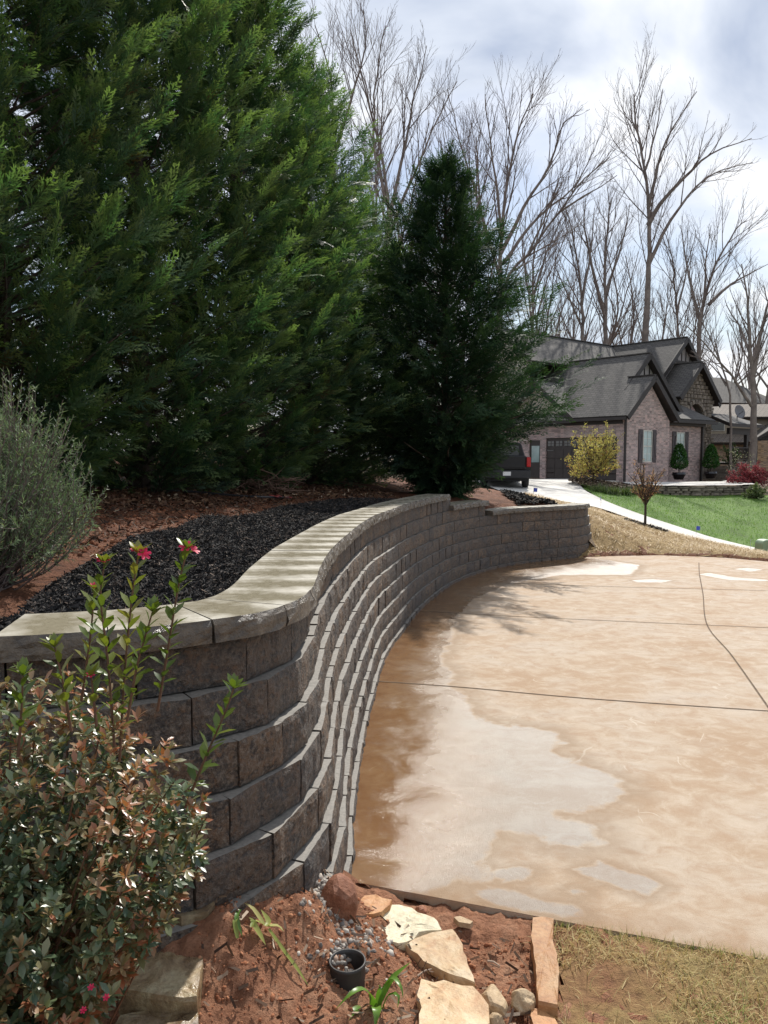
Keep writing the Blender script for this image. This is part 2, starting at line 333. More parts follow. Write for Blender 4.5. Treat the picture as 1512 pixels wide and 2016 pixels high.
def m_brick(name, c1, c2, mortar, bw=.21, bh=.075):
    m, nt, N, L, b = mat(name); tc = N.new('ShaderNodeTexCoord'); sep = N.new('ShaderNodeSeparateXYZ'); L.new(tc.outputs['Object'], sep.inputs[0])
    u = math_(N, L, 'ADD', sep.outputs[0], sep.outputs[1]); cb = N.new('ShaderNodeCombineXYZ'); L.new(u, cb.inputs[0]); L.new(sep.outputs[2], cb.inputs[1])
    br = N.new('ShaderNodeTexBrick'); L.new(cb.outputs[0], br.inputs['Vector']); br.inputs['Scale'].default_value = 1; br.inputs['Brick Width'].default_value = bw; br.inputs['Row Height'].default_value = bh
    br.inputs['Mortar Size'].default_value = .009; br.inputs['Mortar Smooth'].default_value = .2; br.inputs['Bias'].default_value = -.1
    br.inputs['Color1'].default_value = (*c1, 1); br.inputs['Color2'].default_value = (*c2, 1); br.inputs['Mortar'].default_value = (*mortar, 1)
    sn = N.new('ShaderNodeTexWhiteNoise'); sn.noise_dimensions = '2D'; vs = N.new('ShaderNodeVectorMath'); vs.operation = 'SNAP'; vs.inputs[1].default_value = (bw, bh, 1); L.new(cb.outputs[0], vs.inputs[0]); L.new(vs.outputs[0], sn.inputs['Vector'])
    c = mixc(N, L, ramp(N, L, sn.outputs['Value'], [(.955, 0.0), (.97, .85)]), br.outputs['Color'], (.05, .045, .05))
    c = mixc(N, L, ramp(N, L, sn.outputs['Value'], [(0, .75), (.3, 0.0), (.62, 0.0), (.95, .8)]), c, mixc(N, L, ramp(N, L, sn.outputs['Value'], [(.4, 0.0), (.5, 1.0)]), tuple(x * .55 for x in c2), tuple(min(.7, x * 1.65) for x in c1)))
    c = mixc(N, L, ramp(N, L, noise(N, L, tc.outputs['Object'], 1.3, 6), [(.4, 0.0), (.7, .25)]), c, (.55, .47, .43))
    L.new(c, b.inputs['Base Color']); b.inputs['Roughness'].default_value = .85; bump(N, L, b, br.outputs['Fac'], -.5, .012); return m
def m_shingle(name, axis, c1=(.075, .071, .067), c2=(.125, .117, .108)):
    m, nt, N, L, b = mat(name); tc = N.new('ShaderNodeTexCoord'); sep = N.new('ShaderNodeSeparateXYZ'); L.new(tc.outputs['Object'], sep.inputs[0])
    cb = N.new('ShaderNodeCombineXYZ'); L.new(sep.outputs[axis], cb.inputs[0]); L.new(math_(N, L, 'MULTIPLY', sep.outputs[2], 1.5), cb.inputs[1])
    br = N.new('ShaderNodeTexBrick'); L.new(cb.outputs[0], br.inputs['Vector']); br.inputs['Scale'].default_value = 1; br.inputs['Brick Width'].default_value = .34; br.inputs['Row Height'].default_value = .17
    br.inputs['Mortar Size'].default_value = .026; br.inputs['Mortar Smooth'].default_value = .4; br.inputs['Color1'].default_value = (*c1, 1); br.inputs['Color2'].default_value = (*c2, 1); br.inputs['Mortar'].default_value = (.035, .034, .033, 1)
    c = mixc(N, L, ramp(N, L, noise(N, L, tc.outputs['Object'], 22, 4, .7), [(.35, 0.0), (.75, .4)]), br.outputs['Color'], (.15, .138, .125))
    L.new(c, b.inputs['Base Color']); b.inputs['Roughness'].default_value = .8; bump(N, L, b, br.outputs['Fac'], -.6, .02); return m
def m_tint(name, stops, rough=.75, spec=.3):
    m, nt, N, L, b = mat(name); L.new(ramp(N, L, attr(N, 'tint'), stops), b.inputs['Base Color']); b.inputs['Roughness'].default_value = rough; b.inputs['Specular IOR Level'].default_value = spec; return m

M_BLOCK, M_CAP, M_DRIVE = m_block(), m_cap(), m_drive()
M_RED = m_soil('red_clay_soil', (.10, .038, .021), (.21, .082, .04), (.29, .13, .065), 4.5, bd=.05)
M_FORE = m_soil('crumbled_clay', (.25, .10, .052), (.46, .215, .118), (.60, .345, .215), 6, bd=.05)
M_MULCHB = m_soil('mulch_base', (.012, .012, .013), (.022, .02, .019), (.04, .034, .03), 6)
M_STRAW = m_soil('straw_ground', (.25, .155, .06), (.37, .25, .11), (.46, .33, .155), 1.6, bd=.05)
M_TURFB = m_soil('thin_turf', (.28, .13, .065), (.34, .21, .09), (.33, .28, .11), 2.6)
M_GRASSB = m_soil('lawn_base', (.08, .14, .025), (.12, .215, .04), (.17, .27, .06), .9, bd=.03)
M_WOODS = m_soil('woodland_floor', (.09, .06, .035), (.15, .10, .06), (.2, .14, .08), .7)
M_CHIP = m_tint('mulch_chip', [(0, (.014, .014, .015)), (.6, (.04, .038, .037)), (.88, (.085, .07, .06)), (1, (.22, .16, .12))], .8, .2)
M_BLADE_DRY = leafmat('dry_grass', [(0, (.30, .19, .08)), (.4, (.48, .36, .155)), (.7, (.56, .46, .22)), (.86, (.27, .31, .08)), (1, (.15, .24, .045))], .6, .3, .3, (1, 1, .8))
M_BLADE_STRAW = leafmat('straw_blade', [(0, (.26, .16, .06)), (.5, (.42, .29, .125)), (1, (.56, .43, .22))], .6, .15, .3, (1, 1, .8))
M_BLADE_GREEN = leafmat('lawn_blade', [(0, (.08, .16, .025)), (.6, (.14, .26, .04)), (.93, (.21, .33, .06)), (1, (.32, .33, .11))], .5, .35, .3)
M_CONCRETE = simple('pale_concrete', (.58, .56, .52), .8, .12, 1.2, .15, bscale=60)
M_JOINT = simple('joint_dirt', (.13, .085, .05), .9, .4, 20)
M_GRAVEL = m_tint('gravel_stone', [(0, (.14, .12, .105)), (.5, (.29, .265, .24)), (.8, (.52, .48, .42)), (1, (.36, .20, .12))], .8, .2)
M_CLOD = m_tint('soil_clod', [(0, (.23, .09, .048)), (.6, (.38, .165, .088)), (1, (.46, .23, .13))], .95, .1)
M_TANSTONE = m_stone('tan_sandstone', (.40, .20, .085), (.58, .41, .23), (.66, .55, .38), 5)
M_ORSTONE = m_stone('orange_sandstone', (.34, .135, .045), (.50, .26, .11), (.56, .36, .19), 6)
M_PALESTONE = m_stone('pale_cracked_stone', (.42, .36, .24), (.60, .54, .38), (.66, .61, .48), 6)
M_REDSTONE = m_stone('red_stone', (.20, .075, .04), (.33, .14, .08), (.42, .22, .14), 8, spec=.25, bd=.02)
M_GREYSTONE = m_stone('grey_tan_stone', (.26, .17, .10), (.42, .31, .19), (.52, .42, .29), 7, spec=.25)
M_WETSTONE = m_stone('wet_slab_stone', (.10, .055, .028), (.26, .185, .10), (.42, .36, .22), 7, spec=.7, wet=True)

# ------------------------------------------------------------------ retaining wall outline (plan view), ground heights
COURSE = .15; CAP_TOP = 1.16
BASE = catmull([(-2.3, 1.66), (-1.7, 1.67), (-1.2, 1.70), (-.85, 1.78), (-.55, 1.94), (-.33, 2.15), (-.21, 2.40), (-.15, 2.65), (-.13, 2.95), (-.14, 3.49), (-.12, 4.3), (-.07, 5.2), (.01, 6.2), (.15, 7.0), (.44, 8.41), (.95, 10.05), (1.6, 11.25), (2.25, 11.95), (2.9, 12.38), (3.38, 12.80), (3.66, 13.35), (3.74, 13.95)], .03)
def normals(c):                                          # towards the driveway
    t = np.gradient(c, axis=0); t /= np.linalg.norm(t, axis=1)[:, None]; return np.stack([t[:, 1], -t[:, 0]], 1)
BN = normals(BASE)
def course_curve(k, extra=0.0):                          # k = 8 is the buried footing course, 1 the one under the cap
    y = BASE[:, 1]; sx = np.interp(y, [2.5, 4, 6, 20], [.024, .027, .023, .018]); sy = np.interp(y, [2.3, 2.9, 6, 20], [.055, .03, .019, .015])
    c = BASE - BN * np.stack([sx, sy], 1) * (8 - k) - BN * extra
    for _ in range(4): c[1:-1] = .25 * c[:-2] + .5 * c[1:-1] + .25 * c[2:]
    return c
MID = course_curve(4, .17)
NEAR_EDGE = [(-.11 + t, 2.885 - .338 * t) for t in (0, .2, .7, 1.1, 1.5, 2.3, 4.2, 9.11)]
FAR_EDGE = [(3.02, 12.55), (3.9, 12.80), (4.66, 12.88), (5.57, 12.60), (6.12, 12.07), (6.95, 10.9), (8.0, 8.9), (9, 6.4)]
i0 = int(np.argmin(np.hypot(BASE[:, 0] + .13, BASE[:, 1] - 2.89))); i1 = int(np.argmin(np.hypot(BASE[:, 0] - 3.02, BASE[:, 1] - 12.5)))
DRIVE = [tuple(p) for p in MID[i0:i1]] + FAR_EDGE + NEAR_EDGE[::-1]
FORE = [(-9, 1.6)] + [tuple(p) for p in MID[:i0 + 1]] + NEAR_EDGE + [(9, -9), (-9, -9)]

def rbf(pts):
    P = np.array(pts, float); xy = P[:, :2] / 10; n = len(P)
    K = np.hypot(xy[:, None, 0] - xy[None, :, 0], xy[:, None, 1] - xy[None, :, 1]); A = np.zeros((n + 3, n + 3)); A[:n, :n] = -K
    A[:n, n] = 1; A[:n, n + 1:] = xy; A[n, :n] = 1; A[n + 1:, :n] = xy.T; A[:n, :n] -= np.eye(n) * 1e-3
    s = np.linalg.solve(A, np.r_[P[:, 2], 0, 0, 0])
    def f(X, Y):
        X = np.asarray(X, float); Y = np.asarray(Y, float); sh = X.shape; x = X.ravel() / 10; y = Y.ravel() / 10; z = s[n] + s[n + 1] * x + s[n + 2] * y
        for i in range(n): z = z - s[i] * np.hypot(x - xy[i, 0], y - xy[i, 1])
        return z.reshape(sh)
    return f
UP = [tuple(p) + (1.06,) for p in course_curve(1, .3)[::45] if p[1] < 9.6]
UP += [(1.15, 10.9, .95), (1.7, 11.9, .86), (2.4, 12.5, .77), (3.0, 12.95, .74), (3.35, 13.5, .7), (3.5, 14.3, .62)]
UP += [tuple(at(*q)) for q in [(330, 985, 8.5), (300, 952, 10.5), (150, 955, 8.5), (500, 965, 10.5), (700, 965, 12.5), (800, 965, 14), (900, 978, 12.4), (960, 972, 15), (1000, 984, 14), (1040, 975, 19), (1045, 985, 26), (1137, 995, 24.7),
       (1180, 1003, 24), (1247, 1026, 23.4), (1322, 1051, 23), (1396, 1076, 22.5), (1500, 1102, 22), (1138, 951, 36), (1150, 966, 33), (1173, 979, 30), (1210, 996, 28), (1270, 1018, 27), (1322, 1035, 26.5), (1396, 1059, 26), (1500, 1084, 25.4),
       (1270, 1040, 18.5), (1200, 1040, 14.6), (1240, 1062, 14.6), (1320, 1066, 16), (1420, 1085, 16), (1180, 1012, 16.5), (1010, 972, 30), (1070, 946, 41), (1210, 948, 38), (1290, 975, 34.5), (1480, 978, 35), (1400, 1010, 31), (1500, 1030, 29.5)]]
UP += [(x, y, 0.03) for x, y in [(3.9, 13.0), (4.7, 13.1), (5.6, 12.85), (6.3, 12.2), (7.3, 11.0), (8.5, 9)]]
UP += [(-6, 3, 1.2), (-6, 8, 1.55), (-4, 11, 1.5), (-3, 15, 1.5), (-12, 12, 2), (-10, 30, 1.6), (-2, 25, 1.2), (2, 35, .6), (14, 46, .45), (25, 52, .35), (35, 52, -.2), (5, 60, .6), (40, 38, -1.5), (30, 24, -1.9), (14, 12, -.6), (20, 4, -.8), (60, 70, -.5), (0, 90, .8), (-40, 60, 1.5), (50, 120, 0), (-20, 130, 1), (12, 0, -.1)]
F_LEFT = rbf(UP)
F_RIGHT = rbf([p for p in UP if p[1] > 13.9 or p[0] > 3.7] + [(3.3, 12.75, .04), (3.5, 12.95, .11), (3.8, 13.6, .33), (3.95, 14.2, .5), (4.3, 13.3, .14), (2.9, 12.5, .0), (2.5, 13, .3), (3.3, 14, .55)])
WX = lambda Y: np.interp(Y, MID[i1 - 60:, 1], MID[i1 - 60:, 0])
def F_UP(X, Y):
    X = np.asarray(X, float); Y = np.asarray(Y, float); m = (Y > 11.6) & (Y < 14.0) & (X > WX(Y))
    b = np.clip((Y - 14.0) / 1.5, 0, 1); b = np.where((X > WX(Y)) & (X < 9) & (Y > 11.6), 1 - b, 0)
    return F_LEFT(X, Y) * (1 - b) + F_RIGHT(X, Y) * b
FP = [(-.11, 2.82, .02), (.0, 2.78, .0), (.2, 2.62, -.02), (.75, 2.45, -.01), (1.5, 2.25, -.01), (3, 1.7, -.03), (-.44, 2.10, .35), (-.28, 2.32, .28), (-.17, 2.58, .17), (-.1, 2.5, .09), (-.22, 2.1, .13), (-.6, 1.85, .22), (-.75, 1.7, .2), (-1.2, 1.55, .3), (-.34, 1.72, .10), (-.15, 1.75, .06), (0, 1.5, .03), (.5, 1.4, .01), (1.2, 1.3, .02), (-.9, 1.1, .18), (-.35, 1.1, .06), (0, .8, 0), (-1.5, .5, .2), (1, -1, 0), (-1, -2, .1), (4, -2, 0), (-5, 1, .4)]
F_FORE = rbf(FP)
def height(X, Y):
    X = np.asarray(X, float); Y = np.asarray(Y, float); z = F_UP(X, Y)
    fo = in_poly(X, Y, FORE); z = np.where(fo, F_FORE(X, Y), z)
    dr = in_poly(X, Y, DRIVE); return np.where(dr, -.07, z)

def grid(name, x0, x1, y0, y1, dx, dy, hf, mat_, keep=None, attrs=None, kind='structure', noise_amp=0.0, nscale=6.0, off=0.0, smooth=True):
    xs = np.arange(x0, x1 + 1e-6, dx); ys = np.arange(y0, y1 + 1e-6, dy); X, Y = np.meshgrid(xs, ys); Z = hf(X, Y) + off
    if noise_amp: Z = Z + noise_amp * fbm(X * nscale, Y * nscale, 3, 5) * 2
    nx, ny = len(xs), len(ys); i = (np.arange(ny - 1)[:, None] * nx + np.arange(nx - 1)[None]).ravel(); Q = np.stack([i, i + 1, i + nx + 1, i + nx], 1)
    if keep is not None:
        cx = (X[:-1, :-1] + dx / 2); cy = (Y[:-1, :-1] + dy / 2); Q = Q[keep(cx, cy).ravel()]
    at_ = {k: f(X, Y).ravel() for k, f in attrs.items()} if attrs else None
    V = np.stack([X, Y, Z], -1).reshape(-1, 3); use = np.unique(Q); rm = -np.ones(len(V), int); rm[use] = np.arange(len(use))
    if at_: at_ = {k: v[use] for k, v in at_.items()}
    o = link(name, np_mesh(name, V[use], rm[Q], mat_, at_, smooth)); tag(o, kind=kind); return o

# ------------------------------------------------------------------ ground
grid('ground', -260, 300, -60, 420, 10, 10, lambda X, Y: np.where(Y < 12, np.minimum(F_UP(X, Y) - .8, -.8), np.clip(F_UP(X, Y), -3, 2.5) - np.where((X > -31) & (X < 69) & (Y < 94), 2.2, .35)), M_WOODS, kind='structure')
grid('hillside', -32, 70, 13, 96, .7, .7, lambda X, Y: F_UP(X, Y) - .06, M_WOODS, kind='structure', noise_amp=.05, nscale=.8)
grid('soil_bed', -9, 12.5, 1.2, 24, .075, .075, height, M_RED, lambda X, Y: ~in_poly(X, Y, FORE) | (Y > 3.2) | (X < -1.4), kind='structure', noise_amp=.045, nscale=4.5)
grid('bare_soil', -1.4, 1.0, .55, 2.96, .011, .011, lambda X, Y: np.where(in_poly(X, Y, FORE), F_FORE(X, Y), -.05), M_FORE, lambda X, Y: in_poly(X, Y, FORE) | (dist_poly(X, Y, NEAR_EDGE, False) < .2), kind='structure', noise_amp=.042, nscale=13)
FENCE = [tuple(onz(1102, 1812, .01)[:2]), tuple(onz(1105, 2030, .01)[:2]), (.55, .4), (9, -6), (9, .55)] + NEAR_EDGE[::-1][1:4]
grid('thin_lawn', .3, 6, .4, 2.6, .02, .02, lambda X, Y: F_FORE(X, Y) + .014, M_TURFB, lambda X, Y: in_poly(X, Y, FENCE), kind='structure', noise_amp=.02, nscale=8)
grid('yard', -40, 40, -40, .58, 1, 1.5, lambda X, Y: np.full_like(X, -.02), M_TURFB)

# driveway
WETP = [[(-.3, 2.5)] + [tuple(onz(640 + x / 1.734, 1050 + y / 1.734)[:2]) for x, y in [(120, 1215), (330, 1228), (440, 1195), (560, 1185), (530, 1130), (560, 1060), (620, 1010), (720, 1035), (850, 1080), (970, 1060), (890, 1000), (800, 962), (950, 940), (1030, 890), (1010, 845), (900, 800), (850, 770), (760, 745), (815, 715), (790, 680), (700, 662), (590, 648), (520, 632), (490, 600), (480, 540), (410, 520), (445, 480), (395, 430), (430, 370), (445, 290), (520, 220), (640, 170), (800, 142), (1045, 142), (1075, 108), (970, 92)]] + [(2.9, 13), (0, 13), (-2, 8)]]
for q in [[(495, 1225), (560, 1205), (680, 1230), (760, 1252), (860, 1272), (890, 1305), (800, 1318), (700, 1290), (560, 1260)], [(850, 1150), (940, 1122), (1100, 1168), (1145, 1205), (1110, 1238), (1000, 1203), (900, 1168)], [(572, 1158), (640, 1138), (725, 1150), (690, 1182), (600, 1188)], [(820, 1225), (850, 1208), (890, 1222), (860, 1240)],
          [(1045, 160), (1110, 156), (1190, 161), (1150, 168), (1070, 168)], [(1275, 140), (1310, 134), (1400, 150), (1512, 158), (1512, 164), (1380, 160)], [(1395, 122), (1440, 117), (1500, 124), (1450, 131)]]:
    WETP.append([tuple(onz(640 + x / 1.734, 1050 + y / 1.734)[:2]) for x, y in q])
def wetf(X, Y):
    w = np.zeros(X.shape)
    for k, p in enumerate(WETP):
        d = dist_poly(X, Y, p); s = np.where(in_poly(X, Y, p), d, -d); w = np.maximum(w, np.clip(.5 + s * (.55 if k == 0 else 1.2), 0, 1))
    return w
def rimf(X, Y): return np.clip(1 - np.minimum(dist_poly(X, Y, [tuple(p) for p in BASE[i0 - 5:i1:4]], False) / .5, dist_poly(X, Y, NEAR_EDGE, False) / .25), 0, 1) ** 1.5
def deepf(X, Y): return np.clip(1 - dist_poly(X, Y, [tuple(p) for p in BASE[i0 - 5:i1:4]], False) / np.interp(Y, [2.6, 3.2, 4.5, 8, 12], [.35, .75, .85, .9, 1.1]), 0, 1) ** .7
drive = grid('driveway', -.6, 9, .5, 13.2, .04, .04, lambda X, Y: np.zeros_like(X), M_DRIVE, lambda X, Y: (in_poly(X, Y, DRIVE) | (dist_poly(X, Y, FAR_EDGE + NEAR_EDGE[::-1], False) < .15)) & ~in_poly(X, Y, [tuple(p) for p in MID[:i1]] + [(1, 14), (-4, 14), (-4, 1)]), {'wet': wetf, 'rim': rimf, 'deep': deepf})
bm = bmesh.new(); bm.from_mesh(drive.data)
for (ax_, ay_), (bx_, by_) in list(zip(FAR_EDGE[:-1], FAR_EDGE[1:])) + [(NEAR_EDGE[-1], NEAR_EDGE[0])]:
    bmesh.ops.bisect_plane(bm, geom=bm.verts[:] + bm.edges[:] + bm.faces[:], plane_co=(ax_, ay_, 0), plane_no=(-(by_ - ay_), bx_ - ax_, 0), clear_outer=True)
bm.to_mesh(drive.data); bm.free()
def strip(name, pts, w, z, mat_, parent=None, zf=None):
    c = np.asarray(pts, float)[:, :2]; n = normals(c); a = c + n * w / 2; b = c - n * w / 2; Z = (zf(c[:, 0], c[:, 1]) if zf else 0) + z
    V = np.vstack([np.c_[a, np.broadcast_to(Z, len(a))], np.c_[b, np.broadcast_to(Z, len(b))]]); m = len(c); i = np.arange(m - 1)
    return link(name, np_mesh(name, V, np.stack([i, i + m, i + m + 1, i + 1], 1), mat_), parent)
for pl in [[(735, 1341), (905, 1353), (1150, 1375), (1512, 1400), (1800, 1418)], [(825, 1203), (1060, 1216), (1512, 1236), (1800, 1248)], [(1376, 1108), (1377, 1130), (1384, 1170), (1392, 1230), (1440, 1290), (1512, 1392), (1600, 1520)], [(1000, 1148), (1200, 1155), (1512, 1163)]]:
    p = np.array([onz(*q) for q in pl]); strip('joint', catmull(p[:, :2], .1), .013, .003, M_JOINT, drive)
# exposed edge of the slab towards the soil
eb = MB(); ne = catmull(NEAR_EDGE, .12)
eb.add([(x, y - .002, z) for x, y in ne for z in (-.12, .0)], [(2 * i, 2 * i + 2, 2 * i + 3, 2 * i + 1) for i in range(len(ne) - 1)]); eb.build('slab_edge', M_DRIVE, drive, recalc=False)

# neighbour's drive curving down to the street
NE = [tuple(at(*q)) for q in [(960, 985, 29), (1045, 984, 26.5), (1095, 988, 25.4), (1137, 995, 24.7), (1180, 1003, 24), (1247, 1026, 23.4), (1322, 1051, 23), (1396, 1076, 22.5), (1500, 1101, 22)]] + [(13.5, 20.8, -1.9)]
FE = [tuple(at(*q)) for q in [(1068, 944.5, 41.5), (1150, 945, 40), (1140, 951, 36), (1150, 966, 33), (1173, 979, 30), (1210, 996, 28), (1270, 1018, 27), (1322, 1035, 26.5), (1396, 1059, 26), (1500, 1084, 25.4)]] + [(15.6, 24.6, -2.0)]
def resample(p, n):
    p = np.asarray(p, float); d = np.r_[0, np.cumsum(np.linalg.norm(np.diff(p, axis=0), axis=1))]; t = np.linspace(0, d[-1], n); return np.stack([np.interp(t, d, p[:, k]) for k in range(3)], 1)
NE[0] = tuple(at(900, 975, 38)); a_ = resample(catmull(NE, .4), 90); b_ = resample(catmull(FE, .4), 90); V = []; Q = []
for k in range(13):
    t = k / 12; P = a_ * (1 - t) + b_ * t; P[:, 2] = np.maximum(P[:, 2], F_UP(P[:, 0], P[:, 1])) + .05; V.append(P)
for k in range(12):
    i = np.arange(89); Q.append(np.stack([k * 90 + i, k * 90 + i + 1, (k + 1) * 90 + i + 1, (k + 1) * 90 + i], 1))
path = link('concrete_path', np_mesh('concrete_path', np.vstack(V), np.vstack(Q), M_CONCRETE, smooth=True)); tag(path, kind='structure')
for k in range(8, 90, 9):
    strip('joint', np.array([V[j][k] for j in range(13)]), .03, .055, simple('path_joint', (.3, .28, .25), .9) if k == 8 else bpy.data.materials['path_joint'], path, zf=lambda X, Y: np.maximum(F_UP(X, Y), -9))
PATHP = [tuple(p[:2]) for p in a_] + [tuple(p[:2]) for p in b_[::-1]]

# lawn beyond the path, straw bank before it
LAWN = [tuple(p[:2]) for p in b_[22:]] + [(30, 22), (46, 34), (36, 38), (24.5, 36.5), (17, 36.2), (11.6, 35.6), (9.5, 34.6)]
grid('green_lawn', 8, 46, 20, 39, .35, .35, lambda X, Y: F_UP(X, Y) + .02, M_GRASSB, lambda X, Y: in_poly(X, Y, LAWN) & (dist_poly(X, Y, PATHP) > .1) & ~in_poly(X, Y, PATHP), noise_amp=.03, nscale=.6)
STRAW = [(3.0, 12.57), (3.9, 12.84), (4.66, 12.92), (5.57, 12.64), (6.16, 12.11), (7.04, 10.94), (8.24, 9.0), (20, 8), (18, 19.5)] + [tuple(p[:2]) for p in a_[::-1] if p[1] < 30] + [(5.2, 27), (3.6, 20), (3.05, 15.5), (3.5, 14.05), (3.55, 13.6), (3.3, 12.9)]
sfall = lambda X, Y: np.clip(dist_poly(X, Y, FAR_EDGE, False) / .5, 0, 1)
grid('straw_bank', 2.5, 20, 8, 30, .1, .1, lambda X, Y: F_UP(X, Y) - .015 + (.05 + .14 * fbm(X * 1.6, Y * 1.6, 3, 5)) * sfall(X, Y), M_STRAW, lambda X, Y: in_poly(X, Y, STRAW) & ~in_poly(X, Y, PATHP))

# scattered ground cover
def sample_poly(poly, n, dens=None):
    p = np.array([q[:2] for q in poly]); lo, hi = p.min(0), p.max(0); out = []
    tot = 0
    while tot < n:
        q = lo + (hi - lo) * rng.random((n * 2, 2)); q = q[in_poly(q[:, 0], q[:, 1], poly)]
        if dens is not None and len(q): q = q[rng.random(len(q)) < dens(q)]
        out.append(q); tot += len(q)
    return np.vstack(out)[:n]
BLADE = np.array([[0, -.5, 0], [0, .5, 0], [.45, -.35, .12], [.45, .35, .12], [1, 0, 0.02]]); BLADEF = np.array([[0, 1, 3], [0, 3, 2], [2, 3, 4]])
def blades(name, P2, hf, L, Wd, lean, mat_, label=None, tintf=None, kind='stuff'):
    n = len(P2); az = rng.random(n) * 6.283; el = np.radians(rng.uniform(lean[0], lean[1], n)); D = np.stack([np.cos(az) * np.cos(el), np.sin(az) * np.cos(el), np.sin(el)], 1)
    ln = rng.uniform(L[0], L[1], n); S = np.stack([ln, np.full(n, Wd) * rng.uniform(.7, 1.3, n), ln], 1)
    P = np.c_[P2, hf(P2[:, 0], P2[:, 1])]; t = rng.random(n) if tintf is None else tintf(P2)
    return tag(link(name, scatter(name, BLADE, BLADEF, frames(D), P, S, mat_, t)), kind=kind)
near = lambda q: np.clip((2.2 / np.maximum(np.hypot(q[:, 0], q[:, 1]), 1.2)) ** 2, .02, 1)
tl = [p for p in FENCE]; TLP = [(.52, 2.62), (.53, .9), (3, .9), (3, 2.0), (1.3, 2.42)]
blades('grass', sample_poly(TLP, 16000, lambda q: near(q) * (.08 + .92 * (fbm(q[:, 0] * 4, q[:, 1] * 4, 5, 4) > -.03))), lambda X, Y: F_FORE(X, Y) + .012, (.03, .075), .0028, (2, 55), M_BLADE_DRY, tintf=lambda q: np.clip(.55 * rng.random(len(q)) + .5 * vnoise(q[:, 0] * 3, q[:, 1] * 3, 9), 0, 1))
blades('edge_grass', np.vstack([np.c_[np.interp(u, [0, 1], [.55, 1.6]), np.interp(u, [0, 1], [2.63, 2.31])] for u in [rng.random(900)]]) + rng.normal(0, .012, (900, 2)), lambda X, Y: F_FORE(X, Y) + .0, (.02, .05), .003, (25, 80), M_BLADE_DRY, tintf=lambda q: .6 + .4 * rng.random(len(q)))
sd_ = lambda q: np.clip((13 / np.maximum(q[:, 1], 8)) ** 2, .1, 1)
blades('straw', sample_poly(STRAW, 42000, sd_), lambda X, Y: F_UP(X, Y) + .05 * sfall(X, Y), (.08, .20), .010, (-4, 24), M_BLADE_STRAW)
blades('lawn_grass', sample_poly(LAWN, 42000, lambda q: np.clip((27 / np.maximum(q[:, 1], 8)) ** 2, .1, 1) * (dist_poly(q[:, 0], q[:, 1], PATHP) > .12)), lambda X, Y: F_UP(X, Y) + .03, (.04, .08), .018, (25, 80), M_BLADE_GREEN)

# mulch behind the wall
MB_EDGE = [(-2.5, 1.9), (-2.4, 2.5)] + [tuple(onz(x, y, 1.13)[:2]) for x, y in [(21, 1209), (100, 1150), (217, 1089), (259, 1066), (352, 1047), (398, 1026), (463, 1024), (509, 1015), (555, 1001), (648, 987), (700, 982), (780, 978)]]
BACK = course_curve(1, .24); mulch_poly = MB_EDGE + [tuple(p) for p in BACK[::-6] if p[1] < 9.3 and p[0] > -2.2]
grid('mulch', -2.6, 1.5, 1.9, 10, .04, .04, lambda X, Y: F_UP(X, Y) + .03, M_MULCHB, lambda X, Y: in_poly(X, Y, mulch_poly), kind='stuff', noise_amp=.03, nscale=7)
CHIP = np.array([[-.5, -.5, 0], [.5, -.4, 0], [.55, .5, .1], [-.45, .5, .1]]); CHIPF = np.array([[0, 1, 2, 3]])
def chips(name, P2, hf, L, Wd, mat_, tilt=25):
    n = len(P2); az = rng.random(n) * 6.283; el = np.radians(rng.normal(0, tilt, n)); D = np.stack([np.cos(az) * np.cos(el), np.sin(az) * np.cos(el), np.sin(el)], 1)
    ln = rng.uniform(*L, n); S = np.stack([ln, rng.uniform(*Wd, n), ln], 1)
    return tag(link(name, scatter(name, CHIP, CHIPF, frames(D, roll=rng.normal(0, .5, n)), np.c_[P2, hf(P2[:, 0], P2[:, 1])], S, mat_, rng.random(n) ** 1.3)), kind='stuff')
chips('mulch_chips', sample_poly(mulch_poly, 75000, lambda q: np.clip((3.0 / q[:, 1]) ** 1.6, .1, 1)), lambda X, Y: F_UP(X, Y) + .035 + rng.random(X.shape) * .02, (.010, .048), (.0018, .0055), M_CHIP)
MP2 = [tuple(at(x, y, d)[:2]) for x, y, d in [(985, 962, 17), (1020, 975, 17), (1098, 1001, 14.5), (1085, 1004, 13.5), (1020, 1003, 12.6), (1000, 985, 14.5)]]
chips('bank_mulch_chips', sample_poly(MP2, 5000), lambda X, Y: F_UP(X, Y) + .05 + rng.random(X.shape) * .03, (.03, .12), (.015, .04), M_CHIP)

RS = [(-2.6, 4.2), (-1.75, 3.9), (-.5, 7.5), (.3, 9.5), (1.0, 11), (-.3, 12), (-2.2, 7.6), (-3, 6)]
q_ = sample_poly(RS, 9000, lambda q: np.clip((5 / q[:, 1]) ** 1.5, .1, 1)); r_ = np.random.default_rng(12); n_ = len(q_)
ICO = np.array([[0, 0, 1], [.9, 0, .3], [.28, .85, .3], [-.72, .53, .3], [-.72, -.53, .3], [.28, -.85, .3], [.72, .53, -.4], [-.28, .85, -.4], [-.9, 0, -.4], [-.28, -.85, -.4], [.72, -.53, -.4], [0, 0, -1]]); ICF = np.array([[0, 1, 2], [0, 2, 3], [0, 3, 4], [0, 4, 5], [0, 5, 1], [1, 6, 2], [2, 7, 3], [3, 8, 4], [4, 9, 5], [5, 10, 1], [6, 7, 2], [7, 8, 3], [8, 9, 4], [9, 10, 5], [10, 6, 1], [11, 7, 6], [11, 8, 7], [11, 9, 8], [11, 10, 9], [11, 6, 10]])
